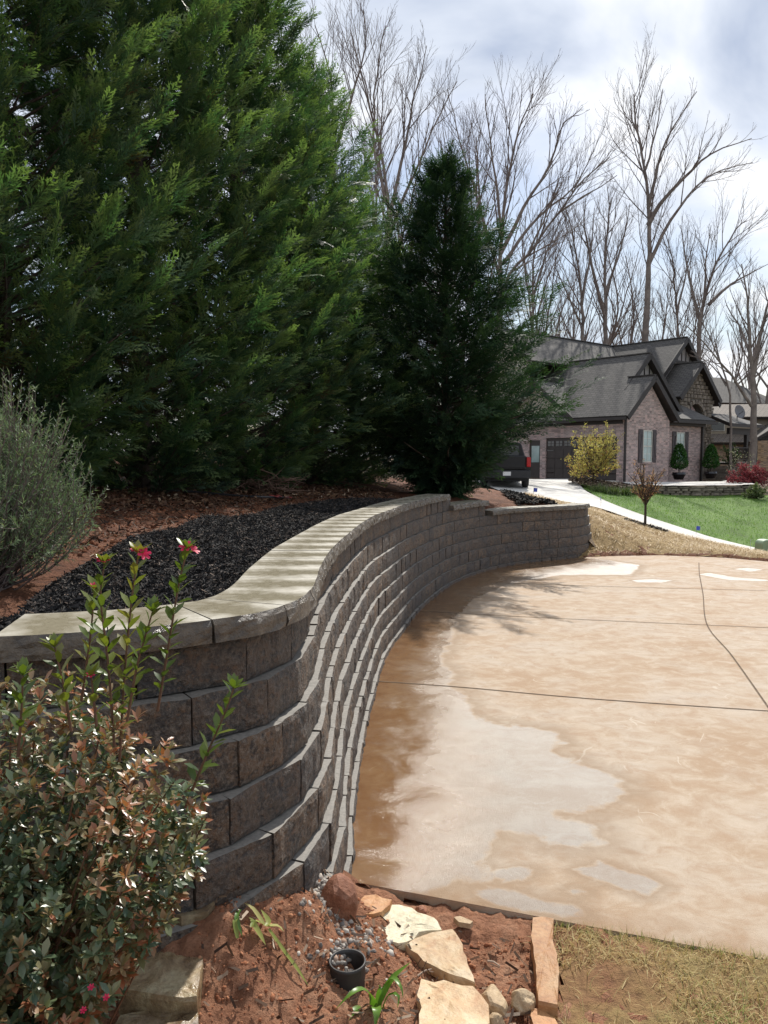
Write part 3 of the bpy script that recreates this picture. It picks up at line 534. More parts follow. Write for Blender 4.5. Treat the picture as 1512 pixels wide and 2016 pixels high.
s_ = .003 + .016 * r_.random(n_) ** 4; tag(link('bed_clods', scatter('bed_clods', ICO, ICF, rots(n_), np.c_[q_, F_UP(q_[:, 0], q_[:, 1]) + .09 * fbm(q_[:, 0] * 4.5, q_[:, 1] * 4.5, 3, 5) + s_ * .2], s_[:, None] * r_.uniform(.5, 1.2, (n_, 3)), m_tint('red_clod', [(0, (.09, .035, .02)), (.6, (.19, .075, .038)), (1, (.28, .13, .07))], .95, .15), r_.random(n_))), kind='stuff')
chips('bed_litter', sample_poly(RS, 2600), lambda X, Y: F_UP(X, Y) + .09 * fbm(X * 4.5, Y * 4.5, 3, 5) + .012, (.02, .08), (.003, .012), m_tint('bed_litter_bits', [(0, (.03, .018, .012)), (.6, (.10, .055, .032)), (.94, (.24, .15, .09)), (1, (.5, .42, .32))]))

# ------------------------------------------------------------------ retaining wall: every block a piece
wall = empty('retaining_wall', (0, 0, 0)); tag(wall, 'curved retaining wall of split grey and brown blocks with smooth tan caps beside the driveway', 'wall')
def block_mesh(w, seed, h=COURSE - .004, depth=.26, nx=10, nz=7, bulge=.007):
    r = np.random.default_rng(seed); xs = np.linspace(-w / 2, w / 2, nx + 1); zs = np.linspace(0, h, nz + 1); X, Z = np.meshgrid(xs, zs)
    edge = np.minimum(np.minimum(w / 2 - np.abs(X), Z), h - Z); d = bulge * np.clip(edge / .03, 0, 1) ** .6 + np.where(edge > 1e-6, .021 * fbm(X * 26 + seed * 9.1, Z * 26 + seed * 3.3, seed, 4) * np.clip(edge / .02, .2, 1), .004 * (r.random(X.shape) - .5))
    Y = -d; Z = Z + np.where(Z >= h - 1e-6, -.006 * r.random(X.shape) * (r.random(X.shape) < .5), 0); V = np.stack([X, Y, Z], -1).reshape(-1, 3); i = (np.arange(nz)[:, None] * (nx + 1) + np.arange(nx)[None]).ravel(); Q = np.stack([i, i + 1, i + nx + 2, i + nx + 1], 1)
    tp = w * .36; b0 = len(V); V = np.vstack([V, [(-tp, depth, 0), (tp, depth, 0), (tp, depth, h), (-tp, depth, h)]])
    bl, br_, tl_, tr = 0, nx, nz * (nx + 1), nz * (nx + 1) + nx
    faces = [tuple(map(int, q)) for q in Q]
    faces.append(tuple(range(tl_, tr + 1)) + (b0 + 2, b0 + 3)); faces.append(tuple(range(bl, br_ + 1))[::-1] + (b0, b0 + 1)[:1] + (b0 + 1,))
    faces.append(tuple(k * (nx + 1) for k in range(nz + 1)) + (b0 + 3, b0)); faces.append(tuple(k * (nx + 1) + nx for k in range(nz + 1))[::-1] + (b0 + 1, b0 + 2)); faces.append((b0, b0 + 3, b0 + 2, b0 + 1))
    me = bpy.data.meshes.new('block'); me.from_pydata([tuple(p) for p in V], [], faces); me.update()
    bm = bmesh.new(); bm.from_mesh(me); bmesh.ops.recalc_face_normals(bm, faces=bm.faces); bm.to_mesh(me); bm.free(); me.materials.append(M_BLOCK); return me
WID = [.20, .27, .34]
LIB = {w: [block_mesh(w, 10 * i + j) for j in range(5)] for i, w in enumerate(WID)}
LIBF = {w: [block_mesh(w, 10 * i + j, nx=4, nz=3) for j in range(3)] for i, w in enumerate(WID)}
placed = []
def arclen(c): return np.r_[0, np.cumsum(np.linalg.norm(np.diff(c, axis=0), axis=1))]
def walk(c, widths, s0, s1, gap=.008):
    d = arclen(c); s = s0; out = []
    while s < s1 - .1:
        w = widths(); e = s + w + gap; f = lambda q: np.array([np.interp(q, d, c[:, 0]), np.interp(q, d, c[:, 1])])
        p, q = f(s), f(e); m = (p + q) / 2; out.append((w, m, math.atan2(*(q - p)[::-1]), s)); s = e
    return out
def s_at(c, y, x=None):
    d = arclen(c); return float(d[int(np.argmin(np.abs(c[:, 1] - y) + (0 if x is None else np.abs(c[:, 0] - x))))])
TOPSTEP = [(10.12, 0), (11.25, 1), (99, 2)]               # where the wall top drops by one and by two courses (plan y)
wr = random.Random(3)
for k in range(1, 9):
    c = course_curve(k); d = arclen(c)
    lim = d[-1] if k >= 5 else (s_at(c, 13.0 + .16 * (k - 1), 3.45))
    if k == 1: lim = s_at(c, 10.17, .8)
    if k == 2: lim = s_at(c, 11.35, 1.5)
    st = {1: s_at(c, 1.95, -1.7), }.get(k, s_at(c, 1.9, -1.75) if k < 4 else s_at(c, 1.8, -1.3) + .1 * (k % 2))
    if k >= 7: st = s_at(c, 1.9, -.6) + (.12 if k == 7 else 0)
    for w, m, a, s in walk(c, lambda: wr.choice(WID + [.27, .34]), st + wr.random() * .1, lim):
        placed.append((m[1], w, (m[0], m[1], CAP_TOP - .07 - COURSE * k), a))
placed.sort(key=lambda q: q[0])
far_rest = []
for i, (y, w, loc, a) in enumerate(placed):
    me = (LIB if y < 6 else LIBF)[w][i % (5 if y < 6 else 3)]
    if i < 300: link('block', me, wall, loc, (0, 0, a + wr.uniform(-.035, .035)))
    else: far_rest.append((me, loc, a))
if far_rest:
    mb = MB()
    for me, loc, a in far_rest:
        R = Matrix.Rotation(a, 3, 'Z'); mb.add([R @ v.co + Vector(loc) for v in me.vertices], [tuple(p.vertices) for p in me.polygons])
    tag(mb.build('block_courses', M_BLOCK, wall, recalc=False), kind='stuff')
def cap_mesh(fr, bk, seed, h=.07):
    """cap stone between a front curve and a back curve (local plan points), rough front edge"""
    n = len(fr); r = np.random.default_rng(seed); out = fr[n // 2] - bk[n // 2]; out = out / np.linalg.norm(out); nz = 4; V = []
    for j in range(nz + 1):
        for i in range(n):
            d = .010 * (1 - (j / nz) ** 3) + (.011 * (r.random() - .3) if j < nz else .004 * (r.random() - .5)); p = fr[i] + out * d; V.append((p[0], p[1], h * j / nz))
    Fc = [(j * n + i, j * n + i + 1, (j + 1) * n + i + 1, (j + 1) * n + i) for j in range(nz) for i in range(n - 1)]
    b = len(V); V += [(p[0], p[1], z) for z in (0, h) for p in bk]; t0 = nz * n
    Fc += [(t0 + i, t0 + i + 1, b + n + i + 1, b + n + i) for i in range(n - 1)] + [(i + 1, i, b + i, b + i + 1) for i in range(n - 1)] + [(b + i, b + n + i, b + n + i + 1, b + i + 1) for i in range(n - 1)]
    Fc += [tuple(k * n for k in range(nz + 1)) + (b + n, b), tuple(k * n + n - 1 for k in range(nz, -1, -1)) + (b + n - 1, b + 2 * n - 1)]
    me = bpy.data.meshes.new('cap_stone'); me.from_pydata(V, [], Fc); me.update(); bm = bmesh.new(); bm.from_mesh(me); bmesh.ops.recalc_face_normals(bm, faces=bm.faces); bm.to_mesh(me); bm.free(); me.materials.append(M_CAP); return me
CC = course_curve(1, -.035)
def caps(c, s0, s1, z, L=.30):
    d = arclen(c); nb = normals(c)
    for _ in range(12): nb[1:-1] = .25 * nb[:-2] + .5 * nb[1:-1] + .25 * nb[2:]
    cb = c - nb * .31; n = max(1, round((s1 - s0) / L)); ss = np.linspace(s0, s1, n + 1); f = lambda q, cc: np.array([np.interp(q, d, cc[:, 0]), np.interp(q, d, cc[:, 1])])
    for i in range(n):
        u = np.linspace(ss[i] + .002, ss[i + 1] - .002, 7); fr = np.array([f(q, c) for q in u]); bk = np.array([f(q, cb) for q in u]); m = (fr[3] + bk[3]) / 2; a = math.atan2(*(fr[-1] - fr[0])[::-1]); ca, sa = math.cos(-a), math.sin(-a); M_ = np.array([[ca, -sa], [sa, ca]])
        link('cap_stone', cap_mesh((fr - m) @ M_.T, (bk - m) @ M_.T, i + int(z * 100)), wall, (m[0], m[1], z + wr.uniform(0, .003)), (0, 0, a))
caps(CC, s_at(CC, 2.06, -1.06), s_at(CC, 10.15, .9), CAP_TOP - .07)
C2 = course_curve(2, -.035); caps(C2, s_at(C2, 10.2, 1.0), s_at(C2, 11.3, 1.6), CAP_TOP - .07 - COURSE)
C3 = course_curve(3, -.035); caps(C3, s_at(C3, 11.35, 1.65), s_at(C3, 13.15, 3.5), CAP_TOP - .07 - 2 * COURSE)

# ------------------------------------------------------------------ leyland cypresses
def frond_template(npair=13, seed=0):
    V, Fq, al = [], [], []; rr = np.random.default_rng(seed); droop = rr.uniform(.08, .34); bend = rr.uniform(-.22, .22)
    def tri(a, b, c, t): o = len(V); V.extend([a, b, c]); Fq.append((o, o + 1, o + 2)); al.extend(t)
    tri((0, -.008, 0), (0, .008, 0), (1, 0, .0), (0, 0, 1))
    for i in range(npair):
        x = .08 + .88 * i / npair
        for sgn in (-1, 1):
            L = .36 * (1 - .70 * x) * rr.uniform(.45, 1.35); a = math.radians(38 - 8 * x + rr.normal(0, 9)); zz = rr.normal(-.07, .10)
            d = np.array([math.cos(a), sgn * math.sin(a), zz]); nrm = np.array([-d[1], d[0], 0]); b0 = np.array([x, 0, 0]); e = b0 + d * L; w = .030
            tri(tuple(b0 - nrm * w * .4), tuple(b0 + d * L * .45 + nrm * w), tuple(e), (x, x, min(1, x + .3)))
            for f_, s2 in ((.3, 1), (.55, -1))[:2]:
                p = b0 + d * L * f_; a2 = a + s2 * math.radians(26) * 1; d2 = np.array([math.cos(a2), sgn * math.sin(a2), zz - .04]); n2 = np.array([-d2[1], d2[0], 0]); l2 = L * (.5 if s2 > 0 else .42)
                tri(tuple(p), tuple(p + d2 * l2 * .5 + n2 * w * .8), tuple(p + d2 * l2), (x, x, min(1, x + .3)))
    V = np.array(V, float); V[:, 2] -= droop * V[:, 0] ** 2; V[:, 1] += bend * V[:, 0] ** 2; return V, np.array(Fq), np.array(al)
FR9 = [frond_template(9, k) for k in range(5)]; FR7 = [frond_template(7, 20 + k) for k in range(5)]
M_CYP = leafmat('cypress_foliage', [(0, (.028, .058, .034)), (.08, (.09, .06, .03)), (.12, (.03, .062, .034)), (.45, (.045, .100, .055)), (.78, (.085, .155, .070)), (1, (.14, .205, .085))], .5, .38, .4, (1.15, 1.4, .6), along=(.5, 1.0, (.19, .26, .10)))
M_CYP2 = leafmat('dark_cypress_foliage', [(0, (.014, .034, .024)), (.5, (.026, .060, .036)), (1, (.052, .10, .046))], .65, .28, .18, (1.1, 1.4, .6), along=(.6, 1.0, (.06, .105, .042)))
M_BARK = simple('brown_bark', (.07, .05, .038), .9, .35, 12, .6, bscale=30, dist=.03)
def cypress_mesh(H, R, nl, npl, fl, seed, tv, mat_, up=(18, 34), power=.75, jit=.22, low=.0, skirt=.35, up_pow=1.05, sk=.22, flare=None):
    r = np.random.default_rng(seed); D, P, S, T, RO = [], [], [], [], []; limbs = []
    for i in range(nl):
        u = (i + r.random()) / nl; h = low + (H - low) * (u ** up_pow) * .985; az = i * 2.39996 + r.normal(0, .25)
        prof = max(.06, (1 - (h / H) ** 1.25)) ** power * min(1, skirt + h / (H * sk)); L = R * prof * (1 + r.normal(0, jit) * .6) + .12
        el0 = math.radians(r.uniform(*up) + 25 * (h / H) ** 2); el1 = el0 + math.radians(r.uniform(6, 26)); m = 7; pts = [np.array([0, 0, h - L * .30])]
        for q in range(m):
            el = el0 + (el1 - el0) * q / m; pts.append(pts[-1] + np.array([math.cos(az) * math.cos(el), math.sin(az) * math.cos(el), math.sin(el) * .95]) * L / m)
            az += r.normal(0, .05)
        pts = np.array(pts); limbs.append((pts[:5], np.linspace(.008 + .007 * L, .004, 5))); tint = np.clip(r.normal(.45, .2), 0, 1); k = max(6, int(npl * (.45 + .55 * L / R)))
        for q in range(k):
            f = .22 + .78 * ((q + r.random()) / k) ** .85; x = f * (len(pts) - 1); a = int(min(x, len(pts) - 2)); p = pts[a] + (pts[a + 1] - pts[a]) * (x - a); tg = pts[a + 1] - pts[a]; tg /= np.linalg.norm(tg)
            side = np.cross(tg, [0, 0, 1]); side /= np.linalg.norm(side) + 1e-9; upv = np.cross(side, tg); ph = r.uniform(0, 2 * math.pi); off = math.radians(r.uniform(18, 62)) * (1 - .75 * max(0, f - .6) / .4)
            d = tg * math.cos(off) + (side * math.cos(ph) + upv * math.sin(ph) * .8) * math.sin(off); d[2] += .08
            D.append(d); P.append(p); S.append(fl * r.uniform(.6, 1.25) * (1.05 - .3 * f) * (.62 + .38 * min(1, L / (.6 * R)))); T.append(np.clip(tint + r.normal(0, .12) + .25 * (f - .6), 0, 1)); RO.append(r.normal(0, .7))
    D, P, S, T, RO = map(np.array, (D, P, S, T, RO))
    if flare:
        k_ = np.hypot(P[:, 0], P[:, 1]) < flare[0] + flare[1] * np.maximum(P[:, 2], 0); D, P, S, T, RO = D[k_], P[k_], S[k_], T[k_], RO[k_]; limbs = [q for q in limbs if q[0][-1][2] > .75]
    FRM = frames(D, roll=RO); Vs, Qs, t1, t2, o = [], [], [], [], 0
    for g, (TV, TF, TA) in enumerate(tv):
        ix = np.arange(g, len(P), len(tv)); V = np.einsum('nij,nkj->nki', FRM[ix], TV[None] * S[ix][:, None, None]) + P[ix][:, None]
        Vs.append(V.reshape(-1, 3)); Qs.append((TF[None] + (np.arange(len(ix)) * len(TV))[:, None, None]).reshape(-1, 3) + o); o += len(ix) * len(TV); t1.append(np.repeat(T[ix], len(TV))); t2.append(np.tile(TA, len(ix)))
    return np_mesh('foliage', np.vstack(Vs), np.vstack(Qs), mat_, {'tint': np.concatenate(t1), 'along': np.concatenate(t2)}), limbs
def trunk_mesh(H, r0, limbs=()):
    z = np.linspace(-.1, H * .97, 14); P = np.stack([.02 * np.sin(z * 1.7), .02 * np.cos(z * 1.3), z], 1)
    Vs = [tube_arrays(P, r0 * (1 - .93 * np.clip(z / H, 0, 1)), 8)] + [tube_arrays(a, b, 4) for a, b in limbs]; o = 0; V, Q = [], []
    for v, q in Vs: V.append(v); Q.append(q + o); o += len(v)
    return np_mesh('trunk', np.vstack(V), np.vstack(Q), M_BARK, smooth=True)
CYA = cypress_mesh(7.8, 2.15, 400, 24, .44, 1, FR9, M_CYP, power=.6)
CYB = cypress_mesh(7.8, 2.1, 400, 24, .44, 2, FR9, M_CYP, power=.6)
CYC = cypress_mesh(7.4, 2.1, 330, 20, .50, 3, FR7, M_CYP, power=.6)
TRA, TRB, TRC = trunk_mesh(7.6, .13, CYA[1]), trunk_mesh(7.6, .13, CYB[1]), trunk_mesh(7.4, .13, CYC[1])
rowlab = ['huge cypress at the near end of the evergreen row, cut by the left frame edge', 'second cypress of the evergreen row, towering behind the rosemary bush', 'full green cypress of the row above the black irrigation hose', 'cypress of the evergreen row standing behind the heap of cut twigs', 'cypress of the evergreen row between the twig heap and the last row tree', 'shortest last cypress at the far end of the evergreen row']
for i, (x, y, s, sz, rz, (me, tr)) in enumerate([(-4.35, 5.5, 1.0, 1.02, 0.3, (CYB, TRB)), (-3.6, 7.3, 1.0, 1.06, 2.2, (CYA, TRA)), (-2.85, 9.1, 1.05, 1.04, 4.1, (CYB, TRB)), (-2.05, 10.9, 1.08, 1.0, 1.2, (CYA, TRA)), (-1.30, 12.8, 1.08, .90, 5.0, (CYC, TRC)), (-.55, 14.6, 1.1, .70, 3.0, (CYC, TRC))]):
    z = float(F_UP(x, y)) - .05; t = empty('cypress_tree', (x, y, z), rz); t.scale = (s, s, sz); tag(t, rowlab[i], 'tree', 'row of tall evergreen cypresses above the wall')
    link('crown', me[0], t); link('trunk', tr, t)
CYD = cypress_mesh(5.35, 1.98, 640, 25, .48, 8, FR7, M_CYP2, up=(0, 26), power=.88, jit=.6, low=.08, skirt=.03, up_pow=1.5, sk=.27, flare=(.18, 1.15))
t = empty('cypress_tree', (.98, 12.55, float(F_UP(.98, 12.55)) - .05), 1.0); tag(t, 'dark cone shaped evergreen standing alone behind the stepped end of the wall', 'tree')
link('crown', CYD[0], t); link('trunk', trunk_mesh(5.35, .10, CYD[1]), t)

# ------------------------------------------------------------------ bare trees behind
M_BARE = simple('grey_bark', (.20, .165, .145), .9, .3, 3, .4, bscale=14, dist=.05)
M_TWIG = simple('twig_bark', (.16, .125, .112), .9, .2, 3, 0)
def spawn(path, radii, level, r, out, upb=.25, spread=(20, 42), dens=1.0, start=.25):
    L = np.linalg.norm(np.diff(path, axis=0), axis=1).sum(); n = max(2, int({1: 1.2, 2: 2.2, 3: 3.6}[level] * L * dens)); n = min(n, {1: 20, 2: 9, 3: 6}[level])
    for i in range(n):
        f = start + (1 - start) * ((i + r.random()) / n) ** .85; x = f * (len(path) - 1); a = int(min(x, len(path) - 2)); p = path[a] + (path[a + 1] - path[a]) * (x - a); tg = path[a + 1] - path[a]; tg = tg / np.linalg.norm(tg)
        rr = radii[a] + (radii[a + 1] - radii[a]) * (x - a); v = r.normal(size=3); v -= tg * (v @ tg); v /= np.linalg.norm(v); an = math.radians(r.uniform(*spread)); d = tg * math.cos(an) + v * math.sin(an)
        ln = L * (1 - .80 * f) * r.uniform(.36, .7) if level == 1 else L * (1 - .5 * f) * r.uniform(.35, .65); ln = min(ln, {1: 5.5, 2: 2.4, 3: 1.1}[level]); m = {1: 6, 2: 4, 3: 3}[level]; pts = [p]
        for q in range(m):
            d = d + np.array([0, 0, upb / m * 1.6]) + r.normal(0, .055, 3); d /= np.linalg.norm(d); pts.append(pts[-1] + d * ln / m)
        pts = np.array(pts); r0 = min(rr * .62, {1: .055, 2: .020, 3: .010}[level]); rad = np.linspace(r0, {1: .010, 2: .007, 3: .005}[level], len(pts)); out.append((pts, rad))
        if level < 3: spawn(pts, rad, level + 1, r, out, upb, spread, dens)
def bare_tree(limbs, seed, upb=.25, spread=(18, 40), dens=1.0):
    """limbs: list of (points, r0, r1, first spawn fraction); returns trunk mesh, crown mesh"""
    r = np.random.default_rng(seed); trunk = []; tw = []
    for pts, r0, r1, st in limbs:
        P = catmull(pts, 1.2); P[1:-1] += r.normal(0, .03, P[1:-1].shape); rad = r1 * .8 + (r0 * .78 - r1 * .8) * (1 - np.linspace(0, 1, len(P))) ** 1.25; trunk.append((P, rad)); spawn(P, rad, 1, r, tw, upb, spread, dens, st)
    tm = tubes_mesh('trunk', trunk, M_BARE, 7); cm = tubes_mesh('crown', tw, M_TWIG, 3); return tm, cm
def place_tree(meshes, loc, rz, sc, label, group=None, cat='tree'):
    t = empty('bare_tree', loc, rz); t.scale = (sc[0], sc[0], sc[1]) if hasattr(sc, '__len__') else (sc, sc, sc); tag(t, label, cat, group); link('trunk', meshes[0], t); link('crown', meshes[1], t); return t
GT = 'leafless trees behind the houses'
def hero(Dd, base_px, limbs_px, label, seed, dens=1.0, upb=.25, spread=(18, 40)):
    b = at(*base_px, Dd); b[2] = float(np.clip(F_UP(b[0], b[1]), -2, 2)); r = np.random.default_rng(seed + 100); L = []
    for k, (pl, r0, r1, st) in enumerate(limbs_px):
        pts = []
        dep = r.uniform(-2.5, 2.5) if k else 0
        for j, (x, y) in enumerate(pl):
            if (x, y) != base_px and seed not in (14, 15): y = y + 55 * min(1, max(0, (460 - y) / 330))      # twigs grow on past the limb ends
            if (x, y) == base_px: q = b.copy()
            else:
                dd = dep * (j / max(1, len(pl) - 1)) if k else 0; q = at(x, y, Dd + dd)
            pts.append(q - b)
        L.append((pts, r0, r1, st))
    return place_tree(bare_tree(L, seed, upb, spread, dens), b, 0, 1, label, GT)
# tall lone tree right of centre
hero(58, (1268, 900), [([(1268, 900), (1272, 640), (1278, 500), (1276, 400), (1268, 300), (1252, 200), (1248, 130)], .50, .06, .5),
                       ([(1276, 440), (1300, 390), (1345, 330), (1400, 270), (1480, 235)], .24, .03, .25), ([(1276, 400), (1290, 330), (1310, 240), (1340, 180), (1372, 125)], .18, .03, .3),
                       ([(1277, 520), (1320, 430), (1370, 350), (1420, 310), (1482, 292)], .2, .03, .3), ([(1270, 310), (1290, 220), (1305, 120)], .12, .03, .2), ([(1264, 260), (1245, 190), (1240, 130)], .1, .03, .2)],
     'tallest leafless tree with forked limbs rising alone above the roof valley', 11, dens=.9)
# group rising over the lone conifer, with its long leaning limb
hero(54, (985, 940), [([(985, 940), (985, 560), (988, 440), (1000, 330), (1020, 220), (1050, 130)], .36, .05, .35), ([(985, 500), (1030, 400), (1080, 300), (1110, 200), (1140, 180)], .2, .03, .25), ([(988, 560), (940, 380), (905, 240), (880, 120)], .16, .03, .3), ([(990, 520), (1060, 420), (1130, 350), (1170, 260)], .18, .03, .3), ([(987, 450), (975, 330), (960, 200), (955, 130)], .14, .03, .3)],
     'spreading leafless tree with several tall stems rising right behind the lone evergreen', 12, dens=.9)
hero(50, (960, 930), [([(960, 930), (985, 590), (1040, 500), (1100, 410), (1150, 330), (1200, 280)], .26, .04, .45), ([(1100, 410), (1150, 370), (1215, 322)], .1, .025, .2), ([(1040, 500), (1080, 400), (1110, 330)], .1, .025, .3)],
     'leafless tree leaning far to the right above the lone evergreen', 13, dens=.7)
hero(50, (758, 930), [([(758, 930), (760, 600), (764, 420), (750, 300), (720, 180), (690, 60)], .3, .04, .35), ([(764, 440), (790, 320), (815, 200), (840, 90)], .18, .03, .25), ([(763, 470), (800, 380), (850, 260), (900, 160)], .16, .03, .3), ([(758, 400), (735, 260), (745, 120), (760, 50)], .14, .03, .2)],
     'tall leafless tree with a fan of stems seen just left of the lone evergreen', 14, dens=.95)
hero(52, (640, 930), [([(640, 930), (640, 500), (655, 300), (650, 150), (620, 50)], .3, .04, .35), ([(650, 330), (690, 200), (720, 90), (715, 20)], .16, .03, .3), ([(650, 280), (610, 160), (590, 60)], .14, .03, .3)],
     'tall leafless tree showing above the middle of the evergreen row', 15, dens=.95)
hero(60, (1190, 900), [([(1190, 900), (1192, 640), (1190, 540), (1196, 440), (1205, 375)], .42, .05, .3), ([(1190, 620), (1160, 500), (1150, 420), (1152, 375)], .2, .03, .3), ([(1192, 580), (1225, 480), (1240, 390)], .16, .03, .3)],
     'thick trunked leafless tree behind the left end of the main roof ridge', 16, dens=.85)
hero(58, (1145, 900), [([(1145, 900), (1146, 660), (1143, 560), (1125, 450), (1110, 390)], .3, .04, .3), ([(1145, 600), (1165, 480), (1170, 400)], .16, .03, .3), ([(1144, 640), (1110, 560), (1090, 520)], .12, .03, .3)],
     'leafless tree left of the thick trunk behind the garage roof', 17, dens=.85)
hero(56, (1040, 900), [([(1040, 900), (1048, 640), (1050, 520), (1065, 430), (1080, 390)], .25, .04, .3), ([(1046, 600), (1075, 500), (1110, 410)], .14, .03, .3), ([(1048, 640), (1030, 500), (1035, 420)], .12, .03, .3)],
     'leafless tree between the lone evergreen and the garage roof ridge', 18, dens=.85)
hero(62, (1375, 900), [([(1375, 900), (1376, 670), (1385, 600), (1410, 520), (1450, 450), (1470, 430)], .40, .04, .3), ([(1380, 640), (1360, 560), (1345, 480), (1340, 440)], .2, .03, .3), ([(1395, 600), (1440, 560), (1512, 520)], .2, .03, .3), ([(1385, 600), (1390, 520), (1400, 440)], .15, .03, .3)],
     'leafless tree behind the stone gable with limbs sweeping up to the right', 19, dens=.9)
hero(66, (1330, 900), [([(1330, 900), (1335, 680), (1330, 580), (1320, 490), (1300, 440)], .25, .04, .3), ([(1333, 620), (1350, 540), (1370, 450)], .14, .03, .3)],
     'slim leafless tree between the tallest tree and the main gable peak', 20, dens=.85)
hero(44, (1480, 930), [([(1480, 930), (1484, 790), (1478, 690), (1470, 590), (1460, 520)], .30, .04, .3), ([(1482, 740), (1500, 640), (1530, 540)], .2, .04, .3), ([(1480, 800), (1440, 740), (1400, 690), (1350, 640)], .12, .03, .3), ([(1478, 700), (1455, 640), (1430, 600)], .12, .03, .3)],
     'leafless tree with a forked thick trunk rising above the tan house roof', 21, dens=.8)
hero(47, (1440, 930), [([(1440, 930), (1436, 780), (1410, 690), (1385, 640), (1370, 580)], .12, .03, .4), ([(1430, 760), (1400, 720), (1360, 690)], .07, .02, .3)],
     'slender leafless tree leaning left beside the stone gable eave', 22, dens=.8)
# further ones: four shapes, copied
def generic(seed, H, n):
    r = np.random.default_rng(seed); L = [([(0, 0, 0), (r.normal(0, .3), r.normal(0, .3), H * .35), (r.normal(0, .6), r.normal(0, .6), H * .7), (r.normal(0, 1), r.normal(0, 1), H)], .26, .04, .3)]
    for k in range(n):
        a = k * 2.4 + r.random(); h0 = H * r.uniform(.22, .5); q = L[0][0]; c = np.array(q[1]) * (h0 / (H * .35)) if h0 < H * .35 else np.array(q[1]) + (np.array(q[2]) - np.array(q[1])) * (h0 - H * .35) / (H * .35); c[2] = h0
        sp = H * r.uniform(.10, .24); hh = H * r.uniform(.72, .98); L.append(([tuple(c), (c[0] + math.cos(a) * sp * .5, c[1] + math.sin(a) * sp * .5, h0 + (hh - h0) * .42), (c[0] + math.cos(a) * sp, c[1] + math.sin(a) * sp, hh)], .13, .03, .25))
    return bare_tree(L, seed, .3, (16, 36), .75)
GEN = [generic(31, 17, 4), generic(32, 18, 3), generic(33, 16, 5), generic(34, 17, 4)]
far_lab = [(585, 68, 31, 'leafless tree whose top shows beside the highest left evergreen tips'), (700, 64, 27, 'leafless tree filling the gap between two tall stems left of the lone evergreen'), (820, 62, 27, 'leafless tree directly behind the tip of the lone evergreen'), (860, 74, 30, 'faint leafless tree in the haze of twigs left of the evergreen tip'), (915, 66, 28, 'leafless tree just right of the lone evergreen tip'), (1065, 78, 22, 'distant leafless tree behind the leaning limb'),
           (1095, 70, 19, 'distant leafless tree above the left roof ridge'), (1170, 84, 24, 'distant leafless tree seen through the pair of thick trunks'), (1225, 80, 22, 'distant leafless tree left of the tallest trunk'), (1300, 84, 20, 'distant leafless tree right of the tallest trunk'), (1355, 90, 22, 'distant leafless tree over the peak of the main gable'), (1425, 80, 17, 'distant leafless tree over the tan house ridge'), (1505, 74, 18, 'distant leafless tree at the right frame edge'), (735, 80, 33, 'tall faint leafless tree behind the evergreen row end'), (1120, 92, 24, 'faint leafless tree behind the garage ridge centre'), (1460, 96, 22, 'faint leafless tree behind the fork of the right trunk')]
for i, (px, Dd, hh, lb) in enumerate(far_lab):
    p = at(px, 905, Dd); p[2] = float(np.clip(F_UP(p[0], p[1]), -1.5, 1.5)) - .1; place_tree(GEN[i % 4], p, i * 1.7, (hh / 17.5, hh / 17.0), lb, GT)

# ------------------------------------------------------------------ houses
M_BRICK = m_brick('mauve_brick', (.38, .265, .24), (.27, .195, .19), (.52, .465, .43))
M_BRICK2 = m_brick('brown_brick', (.30, .19, .10), (.22, .135, .07), (.34, .27, .2))
M_SHX, M_SHY = m_shingle('grey_shingles_side', 1), m_shingle('grey_shingles_front', 0)
M_DKWOOD = simple('dark_brown_trim', (.028, .022, .02), .55, .2, 4, .05)
M_SHUT = simple('grey_brown_shutter', (.075, .062, .065), .6, .15, 6, .1)
M_SIDING = simple('grey_siding', (.34, .32, .315), .75, .08, 3, .05)
M_CREAM = simple('cream_siding', (.42, .38, .31), .8, .08, 3, .05)
M_GDOOR = simple('garage_brown', (.05, .038, .033), .5, .12, 5, .05)
M_FRAME = simple('cream_frame', (.55, .53, .47), .5, .06, 5, 0)
def m_glass(name, c, r=.06):
    m, nt, N, L, b = mat(name); b.inputs['Base Color'].default_value = (*c, 1); b.inputs['Roughness'].default_value = r; b.inputs['Specular IOR Level'].default_value = .8
    L.new(ramp(N, L, noise(N, L, coords(N, L), 1.5, 2), [(.3, tuple(x * .75 for x in c)), (.7, tuple(x * 1.2 for x in c))]), b.inputs['Base Color']); return m
M_PANE, M_PANED = m_glass('curtained_glass', (.30, .41, .40)), m_glass('dark_glass', (.012, .013, .016))
M_FSTONE = m_stone('field_stone', (.11, .09, .075), (.23, .19, .15), (.33, .29, .24), 2.2, .8)
M_MORTAR = simple('stone_mortar', (.14, .12, .10), .95, .3, 6, .3)
A_H = math.radians(40); C0 = np.array([(1232 - 756) / F * 40, 40.0, 0.0])
house = empty('brick_house', C0, A_H); tag(house, 'mauve brick and stone house with steep grey shingled gables and brown trim', 'house')
def hb(name, mt, mb, parent=house, **k): return mb.build(name, mt, parent, **k)
def wallx(x, y0, y1, z0, z1, th=.25): return MB().box((x, y0, z0), (x + th, y1, z1))
Z0 = -.6
hb('wall', M_BRICK, MB().prism([(0, 0, Z0), (4.14, 0, Z0), (4.14, 0, 3.62), (2.07, 0, 5.62), (0, 0, 3.62)], (0, .25, 0)))
for y0, y1, z0, z1 in [(.25, .58, Z0, 3.7), (.58, 5.22, 2.73, 3.7), (5.22, 5.62, Z0, 3.7), (5.62, 6.42, 2.62, 3.7), (6.42, 14, Z0, 3.7)]: hb('wall', M_BRICK, wallx(0, y0, y1, z0, z1))
hb('wall', M_BRICK, MB().box((3.89, .25, Z0), (4.14, .6, 3.6)))
